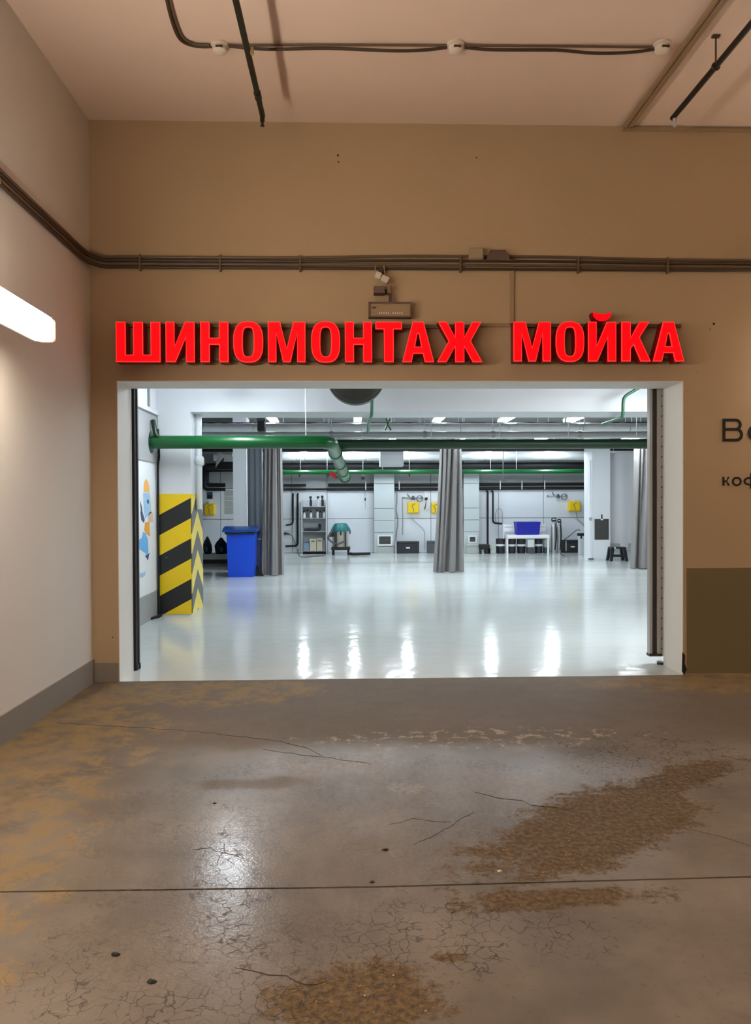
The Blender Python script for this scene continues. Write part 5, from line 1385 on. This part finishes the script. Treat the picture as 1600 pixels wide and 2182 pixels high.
# dark pressure washer bits by the drop pipe
c = P(1036, 1165, 21.9)
o = thing('pressure_washer', 'small black pump unit on the floor at the straight drop pipe', 'pump', (c.x, 21.9, 0))
MB().box(c.x - 0.2, c.x + 0.1, 21.85, 22.1, 0.12, 0.28, 0.03).build('motor', 'black_plastic', o)
MB().box(c.x - 0.05, c.x + 0.18, 21.88, 22.05, 0.0, 0.16, 0.03).build('pump_head', 'chest_black', o)
for xx in (-0.16, 0.08): MB().box(c.x + xx - 0.02, c.x + xx + 0.02, 21.88, 22.08, 0, 0.13).build('foot', 'chest_black', o)
MB().box(c.x + 0.16, c.x + 0.26, 21.92, 22.0, 0.16, 0.24, 0.015).build('outlet', 'black_plastic', o)
# chrome pressure sprayers
def sprayer(pa, pb, pt, Y, label):
    x = (P(pa, 1150, Y).x + P(pb, 1150, Y).x) / 2; r = (P(pb, 1150, Y).x - P(pa, 1150, Y).x) / 2; h = P(1180, pt, Y).z
    o = thing('foam_sprayer', label, 'sprayer', (x, Y, 0), 'chrome foam sprayers by the bench')
    MB().lathe((x, Y, 0), [(r, 0), (r, h * 0.74), (r * 0.85, h * 0.82), (r * 0.3, h * 0.86), (r * 0.3, h * 0.9)], 'Z', 16).build('tank', 'steel', o, True)
    MB().box(x - r * 0.8, x + r * 0.8, Y - 0.03, Y + 0.03, h * 0.9, h * 0.95, 0.01).build('valve', 'black_plastic', o)
    MB().tube(bend([(x - r * .7, Y, h * .94), (x - r * .7, Y, h), (x + r * .9, Y, h), (x + r, Y, h * .85)], 0.03, 3), 0.016, 8).build('handle', 'black_plastic', o, True)
    MB().tube(smooth_path([(x + r * 0.6, Y - r, h * 0.86), (x + r * 0.9, Y - r * 1.1, h * 0.5), (x + r * 0.2, Y - r * 1.1, h * 0.1)], 4), 0.016, 8).build('hose', 'black_rubber', o, True)
sprayer(1174, 1185, 1104, 21.95, 'chrome foam sprayer with black valve nearer the white bench')
sprayer(1187, 1195, 1107, 22.0, 'chrome foam sprayer with black hose nearer the black chest')
# bin on stand beside the column
x0, x1, z0, z1 = rect(1232, 1133, 1250, 1152, 21.2)
o = thing('wall_dispenser', 'pale holder with black spray gun beside the white column', 'holder', ((x0 + x1) / 2, 21.3, 0))
MB().box(x0 + 0.05, x1, 21.2, 21.4, 0.0, z1 - 0.12, 0.01).build('stand', 'shelf_white', o)
MB().box(x0 - 0.02, x1 - 0.05, 21.18, 21.26, z1 - 0.12, z1 - 0.04, 0.015).build('spray_gun', 'black_plastic', o)
MB().box(x0 + 0.06, x0 + 0.11, 21.19, 21.25, z1 - 0.2, z1 - 0.1, 0.01).build('gun_grip', 'black_plastic', o)

# ------------------------------------------------------------------ dim bay at the left: ledge with bags
yl = 18.9
x0, x1 = -6.9, P(500, 1190, yl + 0.3).x
o = thing('low_ledge', 'low grey ledge in the dim bay behind the blue bin', 'ledge', ((x0 + x1) / 2, yl, 0))
zl_ = P(460, 1181, yl).z
MB().box(x0, x1, yl, yl + 0.6, zl_ - 0.13, zl_).build('top', 'grey_light', o)
MB().box(x0, x1, yl + 0.06, yl + 0.6, 0, zl_ - 0.13).build('base', 'black_plastic', o)
def bag(pa, pb, pt, Y, m_, label, m2):
    xa, xb = P(pa, 1170, Y).x, P(pb, 1170, Y).x; h = P(460, pt, Y).z - zl_
    o = thing('sack', label, 'bag', ((xa + xb) / 2, Y + 0.2, zl_), 'dark bags on the grey ledge')
    cx, hw = (xa + xb) / 2, (xb - xa) / 2
    rings = []
    for q_, hh in ((0.95, 0), (1.08, 0.2), (1.05, 0.5), (0.75, 0.72), (0.4, 0.88), (0.2, 1.0)):
        rings.append([Vector((cx + hw * q_ * math.cos(t) * (1 + .1 * math.sin(3 * t + hh * 5)), Y + 0.22 + 0.2 * q_ * math.sin(t) * (1 + .1 * math.cos(4 * t)), zl_ + h * hh)) for t in [2 * math.pi * j / 16 for j in range(16)]])
    MB().rings(rings).build('bag_body', m_, o, True)
    MB().box(cx - hw * 0.1, cx + hw * 0.5, Y - 0.012, Y + 0.02, zl_ + h * .15, zl_ + h * .42, 0.01).build('label_patch', m2, o)
bag(430, 447, 1144, 19.0, 'bag_navy', 'dark navy sack on the grey ledge nearest the striped column', 'bag_teal')
bag(455, 482, 1147, 19.0, 'bag_navy', 'dark navy sack on the grey ledge nearest the blue bin', 'bag_teal')
